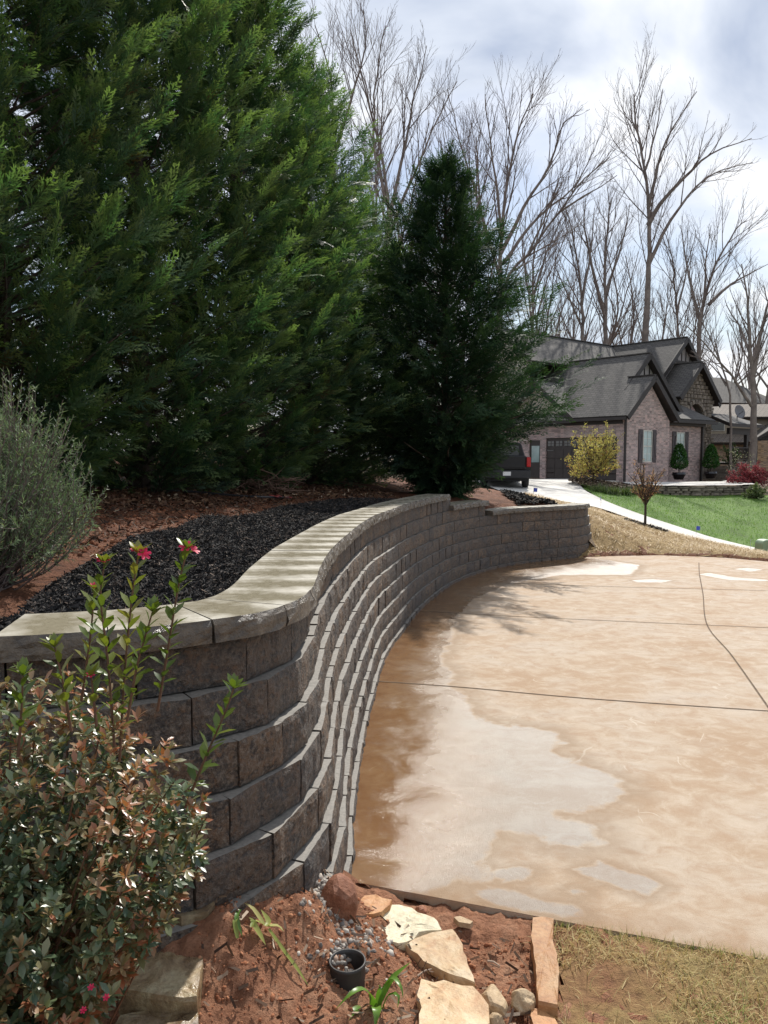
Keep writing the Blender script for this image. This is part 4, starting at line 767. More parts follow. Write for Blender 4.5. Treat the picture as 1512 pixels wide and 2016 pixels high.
hb('wall', M_BRICK, MB().box((3.89, .6, Z0), (8.82, .85, 3.72))); hb('wall', M_BRICK, MB().box((8.57, .85, Z0), (8.82, 2.0, 3.72)))
# garage door
gd = hb('garage_door', M_GDOOR, MB().box((.10, .58, .40), (.16, 5.22, 2.73)))
for r_ in range(4):
    for c in range(8):
        y0 = .63 + c * .572; z0 = .47 + r_ * .56
        if r_ == 3: hb('window_pane', M_PANED, MB().box((.075, y0 + .06, z0 + .12), (.099, y0 + .49, z0 + .40)), gd); hb('muntin', M_GDOOR, MB().box((.062, y0 + .255, z0 + .12), (.074, y0 + .285, z0 + .40)).box((.062, y0 + .06, z0 + .245), (.0735, y0 + .254, z0 + .27)).box((.062, y0 + .286, z0 + .245), (.0735, y0 + .49, z0 + .27)), gd)
        else: hb('panel', M_GDOOR, MB().box((.075, y0, z0), (.099, y0 + .55, z0 + .53)), gd, bevel=.012)
hb('handle', M_PANED, MB().box((.03, 2.84, 1.35), (.075, 2.88, 1.6)).box((.03, 2.96, 1.35), (.075, 3.0, 1.6)), gd)
for z in (.75, 2.0):
    for y in (.6, 4.7): hb('hinge', M_PANED, MB().box((.055, y, z), (.0745, y + .5, z + .05)), gd)
hb('garage_floor_lip', M_CONCRETE, MB().box((-.3, .4, .1), (.6, 6.6, .41)))
sdr = hb('side_door', M_GDOOR, MB().box((.08, 5.62, .40), (.14, 6.42, 2.62))); hb('pane', M_PANE, MB().box((.06, 5.72, 1.35), (.079, 6.28, 2.3)), sdr)
hb('downspout', M_DKWOOD, MB().box((-.09, .02, .2), (-.005, .11, 3.6))); hb('downspout', M_DKWOOD, MB().box((8.75, .48, .2), (8.86, .595, 3.6)))
# roofs: shingle skin over a dark board
def roof(poly, mt, parent=house, t1=.05, t2=.16):
    p = [np.array(q, float) for q in poly]; n = np.cross(p[1] - p[0], p[2] - p[0]); n /= np.linalg.norm(n); n = n if n[2] > 0 else -n
    r_ = MB().prism([q for q in p], n * t1).build('roof', mt, parent); c = sum(p) / len(p)
    MB().prism([c + (q - c) * .997 - n * .003 for q in p], -n * t2).build('eave_board', M_DKWOOD, parent); return r_
SL = .87
zL = lambda x: 3.75 + SL * (x + .45)
roof([(-.45, -.3, 3.75), (2.07, -.3, zL(2.07)), (2.07, 1.0, zL(2.07)), (-.45, 1.0, 3.75)], M_SHX)
roof([(4.59, -.3, 3.75), (2.075, -.3, zL(2.07)), (2.075, 1.35, zL(2.07)), (4.59, 1.35, 3.75)], M_SHX)
roof([(-.45, 1.004, 3.75), (3.70, 1.004, zL(3.7)), (3.70, 7.4, zL(3.7)), (-.45, 7.4, 3.75)], M_SHX)
roof([(7.85, 1.0, 3.75), (3.705, 1.0, zL(3.7)), (3.705, 7.4, zL(3.7)), (7.85, 7.4, 3.75)], M_SHX)
roof([(4.4, .15, 3.78), (9.62, .15, 3.78), (8.76, 1.99, 4.78), (4.4, 1.99, 4.78)], M_SHY)
roof([(9.63, .16, 3.775), (9.63, 1.99, 3.775), (8.765, 1.99, 4.775)], M_SHX)
roof([(8.2, 1.65, 5.25), (10.7, 1.65, 7.5), (10.7, 5.2, 7.5), (8.2, 5.2, 5.25)], M_SHX)
roof([(13.2, 1.65, 5.25), (10.705, 1.65, 7.5), (10.705, 5.2, 7.5), (13.2, 5.2, 5.25)], M_SHX)
roof([(6.4, 3.1, 4.66), (11.5, 3.1, 9.25), (11.5, 14, 9.25), (6.4, 14, 4.66)], M_SHX)
roof([(16.0, 3.1, 5.2), (11.505, 3.1, 9.25), (11.505, 14, 9.25), (16.0, 14, 5.2)], M_SHX)
roof([(-3.0, 2.6, 4.03), (11.4, 2.6, 4.03), (11.4, 8.6, 9.25), (-3.0, 8.6, 9.25)], M_SHY) if False else roof([(-.2, 6.2, 7.16), (9.2, 6.2, 7.16), (11.4, 8.6, 9.25), (-.2, 8.6, 9.25)], M_SHY)
roof([(-.2, 14.6, 4.0), (11.4, 14.6, 4.0), (11.4, 8.605, 9.25), (-.2, 8.605, 9.25)], M_SHY)
hb('wall', M_CREAM, MB().prism([(-.0, 7.0, 3.7), (0, 13.8, 3.7), (0, 8.6, 9.0), (0, 6.5, 7.2)], (.2, 0, 0)))
# ridge caps
for a, b in [((2.07, -.3, zL(2.07)), (2.07, 1.3, zL(2.07))), ((3.7, 1.0, zL(3.7)), (3.7, 6.5, zL(3.7))), ((10.7, 1.65, 7.5), (10.7, 4.8, 7.5)), ((11.5, 3.1, 9.25), (11.5, 8.6, 9.25)), ((-.2, 8.6, 9.25), (11.4, 8.6, 9.25))]:
    a, b = np.array(a) + (0, 0, .06), np.array(b) + (0, 0, .06); hb('ridge_cap', M_DKWOOD if b[1] < 1.5 else M_SHX, MB().bar(a, b, .26, .05))
# rake and eave fascias
def fascia(a, b, h=.28, w=.06): hb('fascia', M_DKWOOD, MB().bar(a, b, w, h))
for (ex, y, ez, ax, az) in [(-.45, -.33, 3.72, 2.07, zL(2.07)), (4.59, -.33, 3.72, 2.07, zL(2.07)), (7.85, .97, 3.72, 3.7, zL(3.7)), (8.2, 1.62, 5.22, 10.7, 7.5), (13.2, 1.62, 5.22, 10.7, 7.5), (6.4, 3.07, 4.63, 11.5, 9.25), (16, 3.07, 5.17, 11.5, 9.25)]: fascia((ex, y, ez - .07), (ax, y, az - .1))
fascia((1.3, .97, zL(1.3) - .1), (3.7, .97, zL(3.7) - .1))
hb('gutter', M_DKWOOD, MB().box((-.56, -.28, 3.56), (-.42, 3.1, 3.72))); hb('gutter', M_DKWOOD, MB().box((4.62, .02, 3.58), (9.68, .15, 3.76))); hb('gutter', M_DKWOOD, MB().box((-.56, 3.1, 3.5), (-.42, 12, 3.66)))
hb('frieze_board', M_DKWOOD, MB().box((3.86, .36, 3.44), (8.86, .595, 3.60))); hb('frieze_board', M_DKWOOD, MB().box((-.05, .26, 3.38), (-.004, 12, 3.58)))
# gable siding with battens
def siding(y, xc, zb, xh, zt, n, beam):
    g = hb('gable_siding', M_SIDING, MB().prism([(xc - xh, y, zb), (xc + xh, y, zb), (xc, y, zt)], (0, .12, 0))); sl = (zt - zb) / xh
    for i in range(n):
        x = xc - xh * .62 + 1.24 * xh * i / (n - 1); top = zt - abs(x - xc) * sl
        if top > beam + .1: hb('batten', M_DKWOOD, MB().box((x - .035, y - .04, beam + .07), (x + .035, y - .002, top)), g)
    xb = (zt - beam) / sl; hb('beam', M_DKWOOD, MB().box((xc - xb, y - .06, beam - .07), (xc + xb, y - .003, beam + .07)), g); return g
siding(1.36, 3.7, 4.3, 3.3, 7.2, 9, 6.05); siding(3.5, 11.5, 5.3, 4.2, 9.05, 11, 7.75)
# cross gable over the garage
roof([(-.5, 3.05, 3.72), (-.5, 5.7, 5.92), (3.0, 5.7, 5.92), (.2, 3.05, 3.72)], M_SHY); roof([(-.5, 8.35, 3.72), (-.5, 5.705, 5.92), (3.0, 5.705, 5.92), (.2, 8.35, 3.72)], M_SHY)
hb('gable_siding', M_CREAM, MB().prism([(-.15, 3.4, 3.8), (-.15, 8.0, 3.8), (-.15, 5.7, 5.75)], (.1, 0, 0)))
fascia((-.53, 3.05, 3.66), (-.53, 5.7, 5.84), .26); fascia((-.53, 8.35, 3.66), (-.53, 5.7, 5.84), .26)
roof([(-.55, 3.3, 3.62), (-.55, 8.1, 3.62), (-.155, 8.1, 4.02), (-.155, 3.3, 4.02)], M_SHX)
# windows with shutters
def window(x0, x1, y, z0, z1):
    w = hb('window', M_FRAME, MB().box((x0, y - .05, z0), (x0 + .05, y + .02, z1)).box((x1 - .05, y - .05, z0), (x1, y + .02, z1)).box((x0 + .05, y - .05, z0), (x1 - .05, y + .02, z0 + .06)).box((x0 + .05, y - .05, z1 - .06), (x1 - .05, y + .02, z1)).box((x0 + .05, y - .045, (z0 + z1) / 2 - .03), (x1 - .05, y + .02, (z0 + z1) / 2 + .03)))
    zm = (z0 + z1) / 2
    for a, b in ((z0 + .06, zm - .03), (zm + .03, z1 - .06)):
        hb('pane', M_PANE, MB().box((x0 + .05, y - .02, a), (x1 - .05, y - .006, b)), w); xc = (x0 + x1) / 2; hb('muntin', M_FRAME, MB().box((xc - .01, y - .034, a), (xc + .01, y - .021, b)).box((x0 + .05, y - .033, (a + b) / 2 - .01), (xc - .0105, y - .021, (a + b) / 2 + .01)).box((xc + .0105, y - .033, (a + b) / 2 - .01), (x1 - .05, y - .021, (a + b) / 2 + .01)), w)
    hb('sill', M_BRICK, MB().box((x0 - .08, y - .08, z0 - .09), (x1 + .08, y + .02, z0 - .002)), w)
    for s0, s1, dg in ((x0 - .42, x0 - .04, 1), (x1 + .04, x1 + .42, -1)):
        sh = hb('shutter', M_SHUT, MB().box((s0, y - .035, z0 - .03), (s1, y - .002, z1 + .03))); n = 3; wd = (s1 - s0) / n
        for k in range(n): hb('board', M_SHUT, MB().box((s0 + k * wd + .006, y - .05, z0 - .03), (s0 + (k + 1) * wd - .006, y - .036, z1 + .03)), sh)
        for zz in (z0 + .12, z1 - .24): hb('rail', M_SHUT, MB().box((s0, y - .072, zz), (s1, y - .051, zz + .12)), sh)
        a, b = ((s0 + .05, y - .0615, z0 + .25), (s1 - .05, y - .0615, z1 - .25)); a, b = (a, b) if dg > 0 else ((s1 - .05, y - .0615, z0 + .25), (s0 + .05, y - .0615, z1 - .25)); hb('brace', M_SHUT, MB().bar(a, b, .02, .09), sh)
window(1.48, 2.36, 0, 1.38, 3.08); window(5.93, 6.85, .6, 1.34, 3.08)
# stone gable wall with arch
xs = np.arange(8.7, 12.7, .1); sw = MB(); AX, AR, AZ = 10.55, 1.1, 3.85
ztop = lambda x: 7.3 - .9 * abs(x - 10.7)
for x in xs:
    xm = x + .05; z0 = Z0
    if abs(xm - AX) < AR: z0 = AZ + math.sqrt(AR * AR - (xm - AX) ** 2)
    sw.box((x, 2.0, z0), (x + .0999, 2.4, ztop(xm)))
stw = hb('stone_wall', M_MORTAR, sw, recalc=False); hb('arch_recess', M_PANED, MB().box((9.3, 2.9, 2.5), (11.8, 3.0, 5.3)), stw)
def stone_mesh(w, h, d, r, mt):
    v = [(x * w / 2 * r.uniform(.82, 1), y * d, z * h / 2 * r.uniform(.8, 1)) for y, k in ((0, 1), (-1, .9)) for x, z in ((-k, -k), (0, -1.02 * k), (k, -k), (k, k), (0.1, 1.02 * k), (-k, k))]
    f = [(0, 1, 2, 3, 4, 5), (6, 7, 8, 9, 10, 11)] + [(i, (i + 1) % 6, 6 + (i + 1) % 6, 6 + i) for i in range(6)]
    me = bpy.data.meshes.new('stone'); me.from_pydata(v, [], f); me.update(); bm = bmesh.new(); bm.from_mesh(me); bmesh.ops.recalc_face_normals(bm, faces=bm.faces); bm.to_mesh(me); bm.free(); me.materials.append(mt); return me
rs = random.Random(5); SM = [stone_mesh(1, 1, 1, rs, M_FSTONE) for _ in range(8)]
def put_stone(parent, loc, w, h, d, rot=(0, 0, 0), name='stone'):
    o = link(name, rs.choice(SM), parent, loc, rot); o.scale = (w, d, h); return o
z = .3
while z < 7.1:
    h = rs.choice([.15, .2, .26]); x = 8.68
    while x < 12.72:
        w = rs.uniform(.25, .62); xm = x + w / 2
        if xm < 12.74 and z + h < ztop(xm) + .05 and not (abs(xm - AX) < AR + w * .4 and z < AZ + math.sqrt(max(0, (AR + .25) ** 2 - (xm - AX) ** 2)) and z > 1.0) and (z > 4.2 or xm > 11.4 or z + h < 0) : put_stone(stw, (xm, 1.995, z + h / 2), w - .02, h - .015, rs.uniform(.05, .1))
        x += w
    z += h
for k in range(11):
    th = math.pi * (k + .5) / 11; put_stone(stw, (AX + math.cos(th) * (AR + .13), 1.99, AZ + math.sin(th) * (AR + .13)), .3, .3, .12, (0, -th + math.pi / 2, 0))
# porch: roof, beam, post, railing, steps
roof([(12.2, .5, 3.72), (16.6, .5, 3.72), (15.8, 2.4, 4.45), (12.71, 2.4, 4.45)], M_SHY)
hb('gutter', M_DKWOOD, MB().box((12.2, .37, 3.56), (16.65, .49, 3.73))); hb('beam', M_DKWOOD, MB().box((12.75, .8, 3.1), (15.6, 1.0, 3.5)))
hb('porch_post', M_DKWOOD, MB().box((15.1, .8, 1.35), (15.35, 1.0, 3.1))); hb('porch_deck', M_DKWOOD, MB().box((13.0, .7, 1.18), (16.6, 4.0, 1.32))); hb('wall', M_BRICK, MB().box((12.7, 4.0, Z0), (16.4, 4.2, 5.2)))
dk = hb('deck_skirt', M_DKWOOD, MB().box((13.0, .78, Z0), (16.5, .85, 1.17)))
for k in range(22): hb('board', M_DKWOOD, MB().box((13.02 + k * .158, .735, .1), (13.15 + k * .158, .778, 1.17)), dk)
rl = hb('railing', M_DKWOOD, MB().box((13.0, .74, 2.22), (16.4, .82, 2.29)).box((13.0, .75, 1.45), (16.4, .81, 1.5)))
for k in range(24): hb('baluster', M_DKWOOD, MB().box((13.1 + k * .142, .765, 1.501), (13.13 + k * .142, .795, 2.219)), rl)
for x in (13.0, 16.4): hb('newel', M_DKWOOD, MB().box((x - .08, .70, 1.33), (x + .08, .735, 2.4)).box((x - .08, .825, 1.33), (x + .08, .9, 2.4)), rl)
for k in range(5): hb('step', M_FSTONE, MB().box((11.2 + k * .36, -.1 + .1 * k, Z0), (12.9, 1.9, .42 + .17 * k)) if k == 0 else MB().box((11.2 + k * .36, .0 + .1 * k, .42 + .17 * (k - 1) + .001), (12.9, 1.9, .42 + .17 * k)))
hb('handrail', M_DKWOOD, MB().tube([(11.3, -.1, 1.2), (12.95, .5, 2.15)], .022).tube([(11.35, -.08, .4), (11.35, -.08, 1.22)], .018))
HM = house.matrix_basis.copy()
def H2W(s, t, z): c, s_ = math.cos(A_H), math.sin(A_H); return np.array([C0[0] + s * c - t * s_, C0[1] + s * s_ + t * c, z])
# satellite dish on the porch roof
ds = empty('satellite_dish', H2W(14.6, 1.2, 4.0), 0); tag(ds, 'round grey satellite dish standing above the porch roof', 'satellite dish')
M_DISH = simple('grey_dish', (.16, .16, .17), .5, .1, 4, 0)
dm = MB(); dm.lathe([(.001, .0), (.2, .02), (.36, .075), (.45, .13), (.455, .14), (.36, .085), (.2, .03), (.001, .01)], 20); o = dm.build('reflector', M_DISH, ds, smooth=True); o.location = (0, -.05, .55); o.rotation_euler = (math.radians(75), 0, math.radians(25))
MB().tube([(0, .1, -.1), (0, .08, .5)], .03).build('mast', M_DISH, ds); MB().bar((0, -.05, .4), (.15, -.45, .6), .04, .04).build('feed_arm', M_DISH, ds)

# tan house behind
h2p = at(1395, 905, 60); h2 = empty('tan_house', (h2p[0], 60, -.6), math.radians(-6)); tag(h2, 'tan sided house with brown roof and brick base behind the porch', 'house')
M_TAN = simple('tan_siding', (.36, .30, .22), .85, .06, 3, .05); M_BRROOF = m_shingle('brown_shingles', 0, (.17, .135, .105), (.22, .18, .145))
MB().box((-1, 0, 0), (14, .3, 3.4)).build('wall', M_BRICK2, h2); MB().box((-.5, 1.2, 3.6), (14, 1.5, 5.4)).build('upper_wall', M_TAN, h2)
roof([(-.8, -.5, 3.35), (14, -.5, 3.35), (14, 1.19, 4.05), (-.8, 1.19, 4.05)], M_BRROOF, h2); roof([(-1, .7, 5.35), (14, .7, 5.35), (14, 3.6, 6.5), (-1, 3.6, 6.5)], M_BRROOF, h2)
roof([(2.6, -1.5, 3.4), (7.5, -1.5, 6.6), (7.5, 1.1, 6.6), (2.6, 1.1, 3.4)], m_shingle('side_brown_shingles', 1, (.11, .095, .085), (.15, .13, .115)), h2)
MB().box((3.0, -1.3, 0), (14, -1.0, 3.5)).build('wall', M_BRICK2, h2)
wn = MB().box((.4, 1.12, 4.3), (1.5, 1.19, 5.0)).build('window', M_FRAME, h2); MB().box((.47, 1.09, 4.36), (1.43, 1.119, 4.94)).build('pane', M_PANED, wn)
h3 = empty('brown_house', (at(1440, 905, 75)[0], 75, -.3), .3); tag(h3, 'dark roofed house whose gable shows between stone gable and tan house', 'house')
MB().box((-6, 0, 0), (5, 8, 7.2)).build('wall', M_TAN, h3); roof([(-6.6, -.6, 7.1), (5.5, -.6, 7.1), (2, 4, 10), (-3.5, 4, 10)], M_SHY, h3); roof([(5.55, -.6, 7.1), (5.55, 8.5, 7.1), (2.05, 4, 10)], M_SHX, h3)

# walkway and low stacked-stone wall before the house
lw = empty('stacked_stone_wall', (0, 0, 0)); tag(lw, 'low dry stacked stone wall with pale cap edging the green lawn', 'wall')
LWC = catmull([tuple(at(x, 955, d)[:2]) for x, d in [(1238, 36.6), (1268, 35.4), (1310, 34.8), (1370, 34.8), (1430, 35.2), (1479, 35.8)]] + [(18.0, 38.5)], .1); d_ = arclen(LWC)
lb = MB(); lb.add([(x, y, z) for x, y in LWC[::3] for z in (-1.0, .33)], [(2 * i, 2 * i + 2, 2 * i + 3, 2 * i + 1) for i in range(len(LWC[::3]) - 1)]); lb.build('backing', M_MORTAR, lw, recalc=False)
zz = -.32; cnt = 0
for h in (.13, .10, .12, .09, .12, .09):
    s = rs.random() * .2
    while s < d_[-1] - .5 and cnt < 290:
        w = rs.uniform(.3, .8); xm = np.interp(s + w / 2, d_, LWC[:, 0]); ym = np.interp(s + w / 2, d_, LWC[:, 1]); a = math.atan2(np.interp(s + w, d_, LWC[:, 1]) - np.interp(s, d_, LWC[:, 1]), np.interp(s + w, d_, LWC[:, 0]) - np.interp(s, d_, LWC[:, 0]))
        put_stone(lw, (xm, ym, zz + h / 2), w - .02, h - .012, rs.uniform(.06, .14), (0, 0, a)); s += w; cnt += 1
    zz += h
strip('coping', LWC + normals(LWC) * -.12, .5, .40, M_CONCRETE, lw)
wk = [LWC[0], *LWC[6::6]]; v = []; 
for p in wk: v.append(tuple(p) + (.36,))
for p in wk[::-1]: q = (p[0] + 1.2, p[1] + 5.5); v.append(q + (.36,))
m_ = len(wk); fw = MB(); fw.add(v, [(i, i + 1, 2 * m_ - 2 - i, 2 * m_ - 1 - i) for i in range(m_ - 1)]); tag(fw.build('walkway', M_CONCRETE, recalc=False), kind='structure')

# ------------------------------------------------------------------ truck
tk = empty('pickup_truck', (5.02, 31.5, float(F_UP(5.2, 31.5)) + .05), math.radians(-4)); tag(tk, 'dark pickup truck parked tail first by the garage, half hidden by the evergreen', 'truck')
M_PAINT = simple('dark_truck_paint', (.006, .0065, .009), .3, .1, 2, 0, spec=.4); M_RUB = simple('tyre_rubber', (.016, .016, .017), .85, .2, 20, .2); M_CHR = simple('dark_bumper', (.03, .031, .034), .4, .2, 4, 0, .6)
m, nt, N, L, b = mat('tail_lamp_red'); b.inputs['Base Color'].default_value = (.36, .010, .012, 1); b.inputs['Roughness'].default_value = .12; M_RLAMP = m
def shell(prof, y0, y1, tw): return MB().prism([(x, y0, z) for x, z in prof], (0, y1 - y0, 0))
shell([(-.98, .62), (.98, .62), (1.0, .9), (.98, 1.18), (.95, 1.30), (-.95, 1.30), (-.98, 1.18), (-1.0, .9)], .14, 2.0, 0).build('cargo_bed', M_PAINT, tk, bevel=.03)
tg_ = MB().box((-.78, .04, .78), (.78, .135, 1.34)).build('tailgate', M_PAINT, tk, bevel=.03); MB().box((-.13, .02, 1.15), (.13, .038, 1.24)).build('handle', M_CHR, tg_); MB().box((-.72, .022, .86), (.72, .038, 1.02)).build('panel', M_PAINT, tg_, bevel=.008)
shell([(-.98, .55), (.98, .55), (1.0, .95), (.97, 1.28), (.80, 1.86), (.70, 1.92), (-.70, 1.92), (-.80, 1.86), (-.97, 1.28), (-1.0, .95)], 2.02, 3.9, 0).build('cab', M_PAINT, tk, bevel=.04)
MB().box((-.68, 1.985, 1.36), (.68, 2.018, 1.78)).build('rear_window', M_PANED, tk); shell([(-.95, .55), (.95, .55), (.98, .9), (.92, 1.2), (-.92, 1.2), (-.98, .9)], 3.92, 5.3, 0).build('hood', M_PAINT, tk, bevel=.05)
MB().box((-.9, .14, .30), (.9, 5.0, .60)).build('underbody', M_RUB, tk); MB().box((-.97, -.06, .42), (.97, .13, .74)).build('bumper', M_CHR, tk, bevel=.03); MB().box((-.16, -.075, .53), (.16, -.062, .69)).build('licence_plate', simple('plate_white', (.6, .6, .6), .5, .05), tk)
for x in (-.89, .89): MB().box((x - .08, .03, .88), (x + .08, .138, 1.28)).build('tail_light', M_RLAMP, tk, bevel=.02)
for x in (-.86, .86):
    for y in (1.0, 4.5):
        wh = MB().lathe([(.12, -.12), (.30, -.13), (.36, -.10), (.37, 0), (.36, .10), (.30, .13), (.12, .12)], 22).build('wheel', M_RUB, tk, smooth=True); wh.location = (x, y, .37); wh.rotation_euler = (0, math.pi / 2, 0); MB().lathe([(.001, -.125), (.22, -.128), (.23, 0), (.22, .128), (.001, .125)], 16).build('rim', M_CHR, wh, smooth=True)

# ------------------------------------------------------------------ small trees and shrubs by the house
def shrub(name, loc, H, R, nst, nlf, leaf, mat_, label, cat, seed, flat=.6, trunk_h=.2, spread=(25, 60), up=.25, lean=(-10, 70), stemr=.03, tb=M_BARK, lw=.45, group=None):
    r = np.random.default_rng(seed); t = empty(name, loc); tag(t, label, cat, group); paths = []; P = []; base = np.array([0, 0, -.05]); top = np.array([0, 0, trunk_h]); paths.append((np.array([base, (base + top) / 2, top]), np.array([stemr * 1.3, stemr * 1.1, stemr])))
    for i in range(nst):
        az = i * 2.4 + r.normal(0, .3); el = math.radians(r.uniform(lean[0], lean[1])); d = np.array([math.cos(az) * math.cos(el), math.sin(az) * math.cos(el), math.sin(el)]); L = (H - trunk_h) * (math.sin(el) ** 2) + R * (math.cos(el) ** 2); L *= r.uniform(.75, 1.08); pts = [top * r.uniform(.75, 1)]
        for q in range(6): d = d + r.normal(0, .09, 3) + np.array([0, 0, up / 6]); d /= np.linalg.norm(d); pts.append(pts[-1] + d * L / 6)
        pts = np.array(pts); paths.append((pts, np.linspace(stemr * .6, .006, 7)))
        for j in range(5):
            f = r.uniform(.3, .95); a = int(f * 6); p0 = pts[min(a, 5)]; dd = d + r.normal(0, .55, 3); dd /= np.linalg.norm(dd); q = np.array([p0, p0 + dd * L * .18, p0 + dd * L * .32 + (0, 0, .03)]); paths.append((q, np.linspace(stemr * .25, .004, 3))); P += [q[1] + (q[2] - q[1]) * r.random() for _ in range(nlf // 6)]
        for j in range(nlf // 3): f = .3 + .7 * r.random(); x = f * 6; a = int(min(x, 5)); P.append(pts[a] + (pts[a + 1] - pts[a]) * (x - a) + r.normal(0, .05 * R, 3))
    P = np.array(P) + r.normal(0, .03 * R, (len(P), 3)); n = len(P); LV = np.array([[0, 0, 0], [.5, -.5 * lw, .05], [1, 0, 0], [.5, .5 * lw, .05]]); LF = np.array([[0, 1, 2, 3]]); S = leaf * r.uniform(.6, 1.3, n)
    link('trunk', tubes_mesh('trunk', paths, tb, 4), t); link('crown', scatter('crown', LV, LF, rots(n), P, S, mat_, np.clip(r.normal(.5, .25, n) + .15 * (P[:, 2] / H - .5), 0, 1)), t); return t
M_YEL = leafmat('spring_yellow_leaf', [(0, (.42, .18, .10)), (.25, (.46, .33, .13)), (.6, (.55, .51, .17)), (1, (.66, .63, .27))], .5, .55, .3, (1, 1, .6))
M_BRN = leafmat('russet_leaf', [(0, (.38, .18, .10)), (.5, (.58, .34, .18)), (1, (.6, .5, .2))], .5, .5, .3, (1.1, 1.0, .8))
M_REDM = leafmat('red_maple_leaf', [(0, (.15, .025, .035)), (.5, (.27, .065, .075)), (1, (.38, .13, .13))], .5, .4, .3, (1.2, .7, .7))
M_BOX = leafmat('topiary_leaf', [(0, (.015, .055, .012)), (.5, (.035, .115, .02)), (1, (.07, .17, .03))], .5, .3, .4)
M_LIR = leafmat('border_leaf', [(0, (.05, .08, .03)), (.5, (.13, .17, .07)), (1, (.26, .29, .15))], .5, .3, .4)
yb = at(1168, 946, 35.0); shrub('yellow_tree', yb, 2.7, 1.38, 46, 140, .085, M_YEL, 'rounded yellow leafed small tree standing before the garage door', 'tree', 41, trunk_h=.35, lean=(-2, 84), up=.3, stemr=.04)
sb = at(1270, 1036, 18.6); sb[2] = float(F_UP(sb[0], sb[1])) + .03
shrub('sapling_tree', sb, 1.62, .40, 26, 46, .030, M_BRN, 'young sapling with thin trunk and sparse russet leaves in a black mulch ring', 'tree', 42, trunk_h=.66, lean=(25, 85), up=.45, stemr=.028)
ring = [(sb[0] + .43 * math.cos(a), sb[1] + 1.0 * math.sin(a)) for a in np.linspace(0, 6.283, 30)]
chips('mulch_ring_chips', sample_poly(ring, 1800), lambda X, Y: F_UP(X, Y) + .06 + rng.random(X.shape) * .03, (.03, .10), (.012, .03), M_CHIP)
yr = [(yb[0] + 1.9 * math.cos(a) + .8, yb[1] + 1.7 * math.sin(a)) for a in np.linspace(0, 6.283, 30)]
chips('yellow_tree_mulch', sample_poly(yr, 4500), lambda X, Y: F_UP(X, Y) + .10 + .22 * np.clip(1 - np.hypot(X - yb[0], Y - yb[1]) / 1.8, 0, 1) + rng.random(X.shape) * .04, (.05, .14), (.03, .06), m_tint('old_mulch', [(0, (.05, .035, .025)), (.6, (.13, .09, .06)), (1, (.24, .18, .12))]))
for k, (px, py, Dd, lb) in enumerate([(1180, 968, 33.0, 'clump of strappy border grass at the path end of the mulch island'), (1205, 972, 32.5, 'clump of strappy border grass in the middle of the mulch island edge'), (1230, 972, 33, 'clump of strappy border grass right of centre along the island edge'), (1255, 968, 34, 'clump of strappy border grass next to the stacked stone wall')]):
    p = at(px, py, Dd); p[2] = float(F_UP(p[0], p[1])) + .02; r = np.random.default_rng(60 + k); n = 260; az = r.random(n) * 6.28; el = np.radians(r.uniform(15, 75, n)); D = np.stack([np.cos(az) * np.cos(el), np.sin(az) * np.cos(el), np.sin(el)], 1)
    tag(link('border_plant', scatter('border_plant', BLADE, BLADEF, frames(D), r.normal(0, .16, (n, 3)) * (1, 1, 0), np.stack([r.uniform(.25, .5, n), np.full(n, .028), r.uniform(.25, .5, n)], 1), M_LIR, r.random(n)), None, p), lb, 'plant', 'border grass clumps beside the neighbour path')
M_POT = simple('black_glazed_pot', (.012, .012, .016), .25, .2, 5, 0, spec=.7)
for s, lb in ((5.0, 'cone shaped topiary in a black pot under the second window'), (8.6, 'cone shaped topiary in a black pot beside the porch steps')):
    p = H2W(s, -.15, .40); t = empty('topiary', p); tag(t, lb, 'potted plant', 'potted topiaries before the brick house')
    MB().lathe([(.001, 0), (.22, 0), (.25, .03), (.33, .22), (.36, .26), (.38, .30), (.34, .34), (.36, .40), (.30, .40), (.29, .34), (.001, .33)], 20).build('pot', M_POT, t, smooth=True); MB().tube([(0, 0, .3), (0, 0, .75)], .03).build('stem', M_BARK, t)
    r = np.random.default_rng(int(s)); n = 2600; u = r.random(n); zz = .62 + 1.35 * u; rad = .46 * np.sqrt(np.clip(np.minimum((1 - u) * 1.25 + .02, u * 7 + .15), 0, 1)) * (.8 + .25 * r.random(n)); az = r.random(n) * 6.28
    link('crown', scatter('crown', np.array([[0, 0, 0], [.5, -.3, .05], [1, 0, 0], [.5, .3, .05]]), np.array([[0, 1, 2, 3]]), rots(n), np.stack([rad * np.cos(az), rad * np.sin(az), zz], 1), .10 * r.uniform(.7, 1.3, n), M_BOX, r.random(n)), t)
shrub('red_maple_shrub', at(1478, 958, 38), 1.15, 1.1, 40, 150, .09, M_REDM, 'low spreading crimson maple shrub at the right end of the porch', 'shrub', 43, trunk_h=.2, lean=(5, 60), up=.0)
shrub('twiggy_shrub', at(1457, 955, 40), 2.2, .7, 18, 18, .06, leafmat('pale_bud', [(0, (.3, .3, .22)), (1, (.6, .6, .5))], .5, .3), 'pale budding bare shrub beside the porch railing', 'shrub', 44, trunk_h=.3, lean=(30, 85))
shrub('green_shrub', at(1488, 985, 34.5), .75, .55, 26, 110, .07, M_LIR, 'grey green mounded shrub by the right end of the stacked stone wall', 'shrub', 45, trunk_h=.1, lean=(5, 80))
shrub('porch_shrub', H2W(11.9, .3, .9), 1.5, .35, 20, 120, .08, M_BOX, 'narrow dark evergreen growing between porch steps and railing', 'shrub', 46, trunk_h=.1, lean=(50, 88))
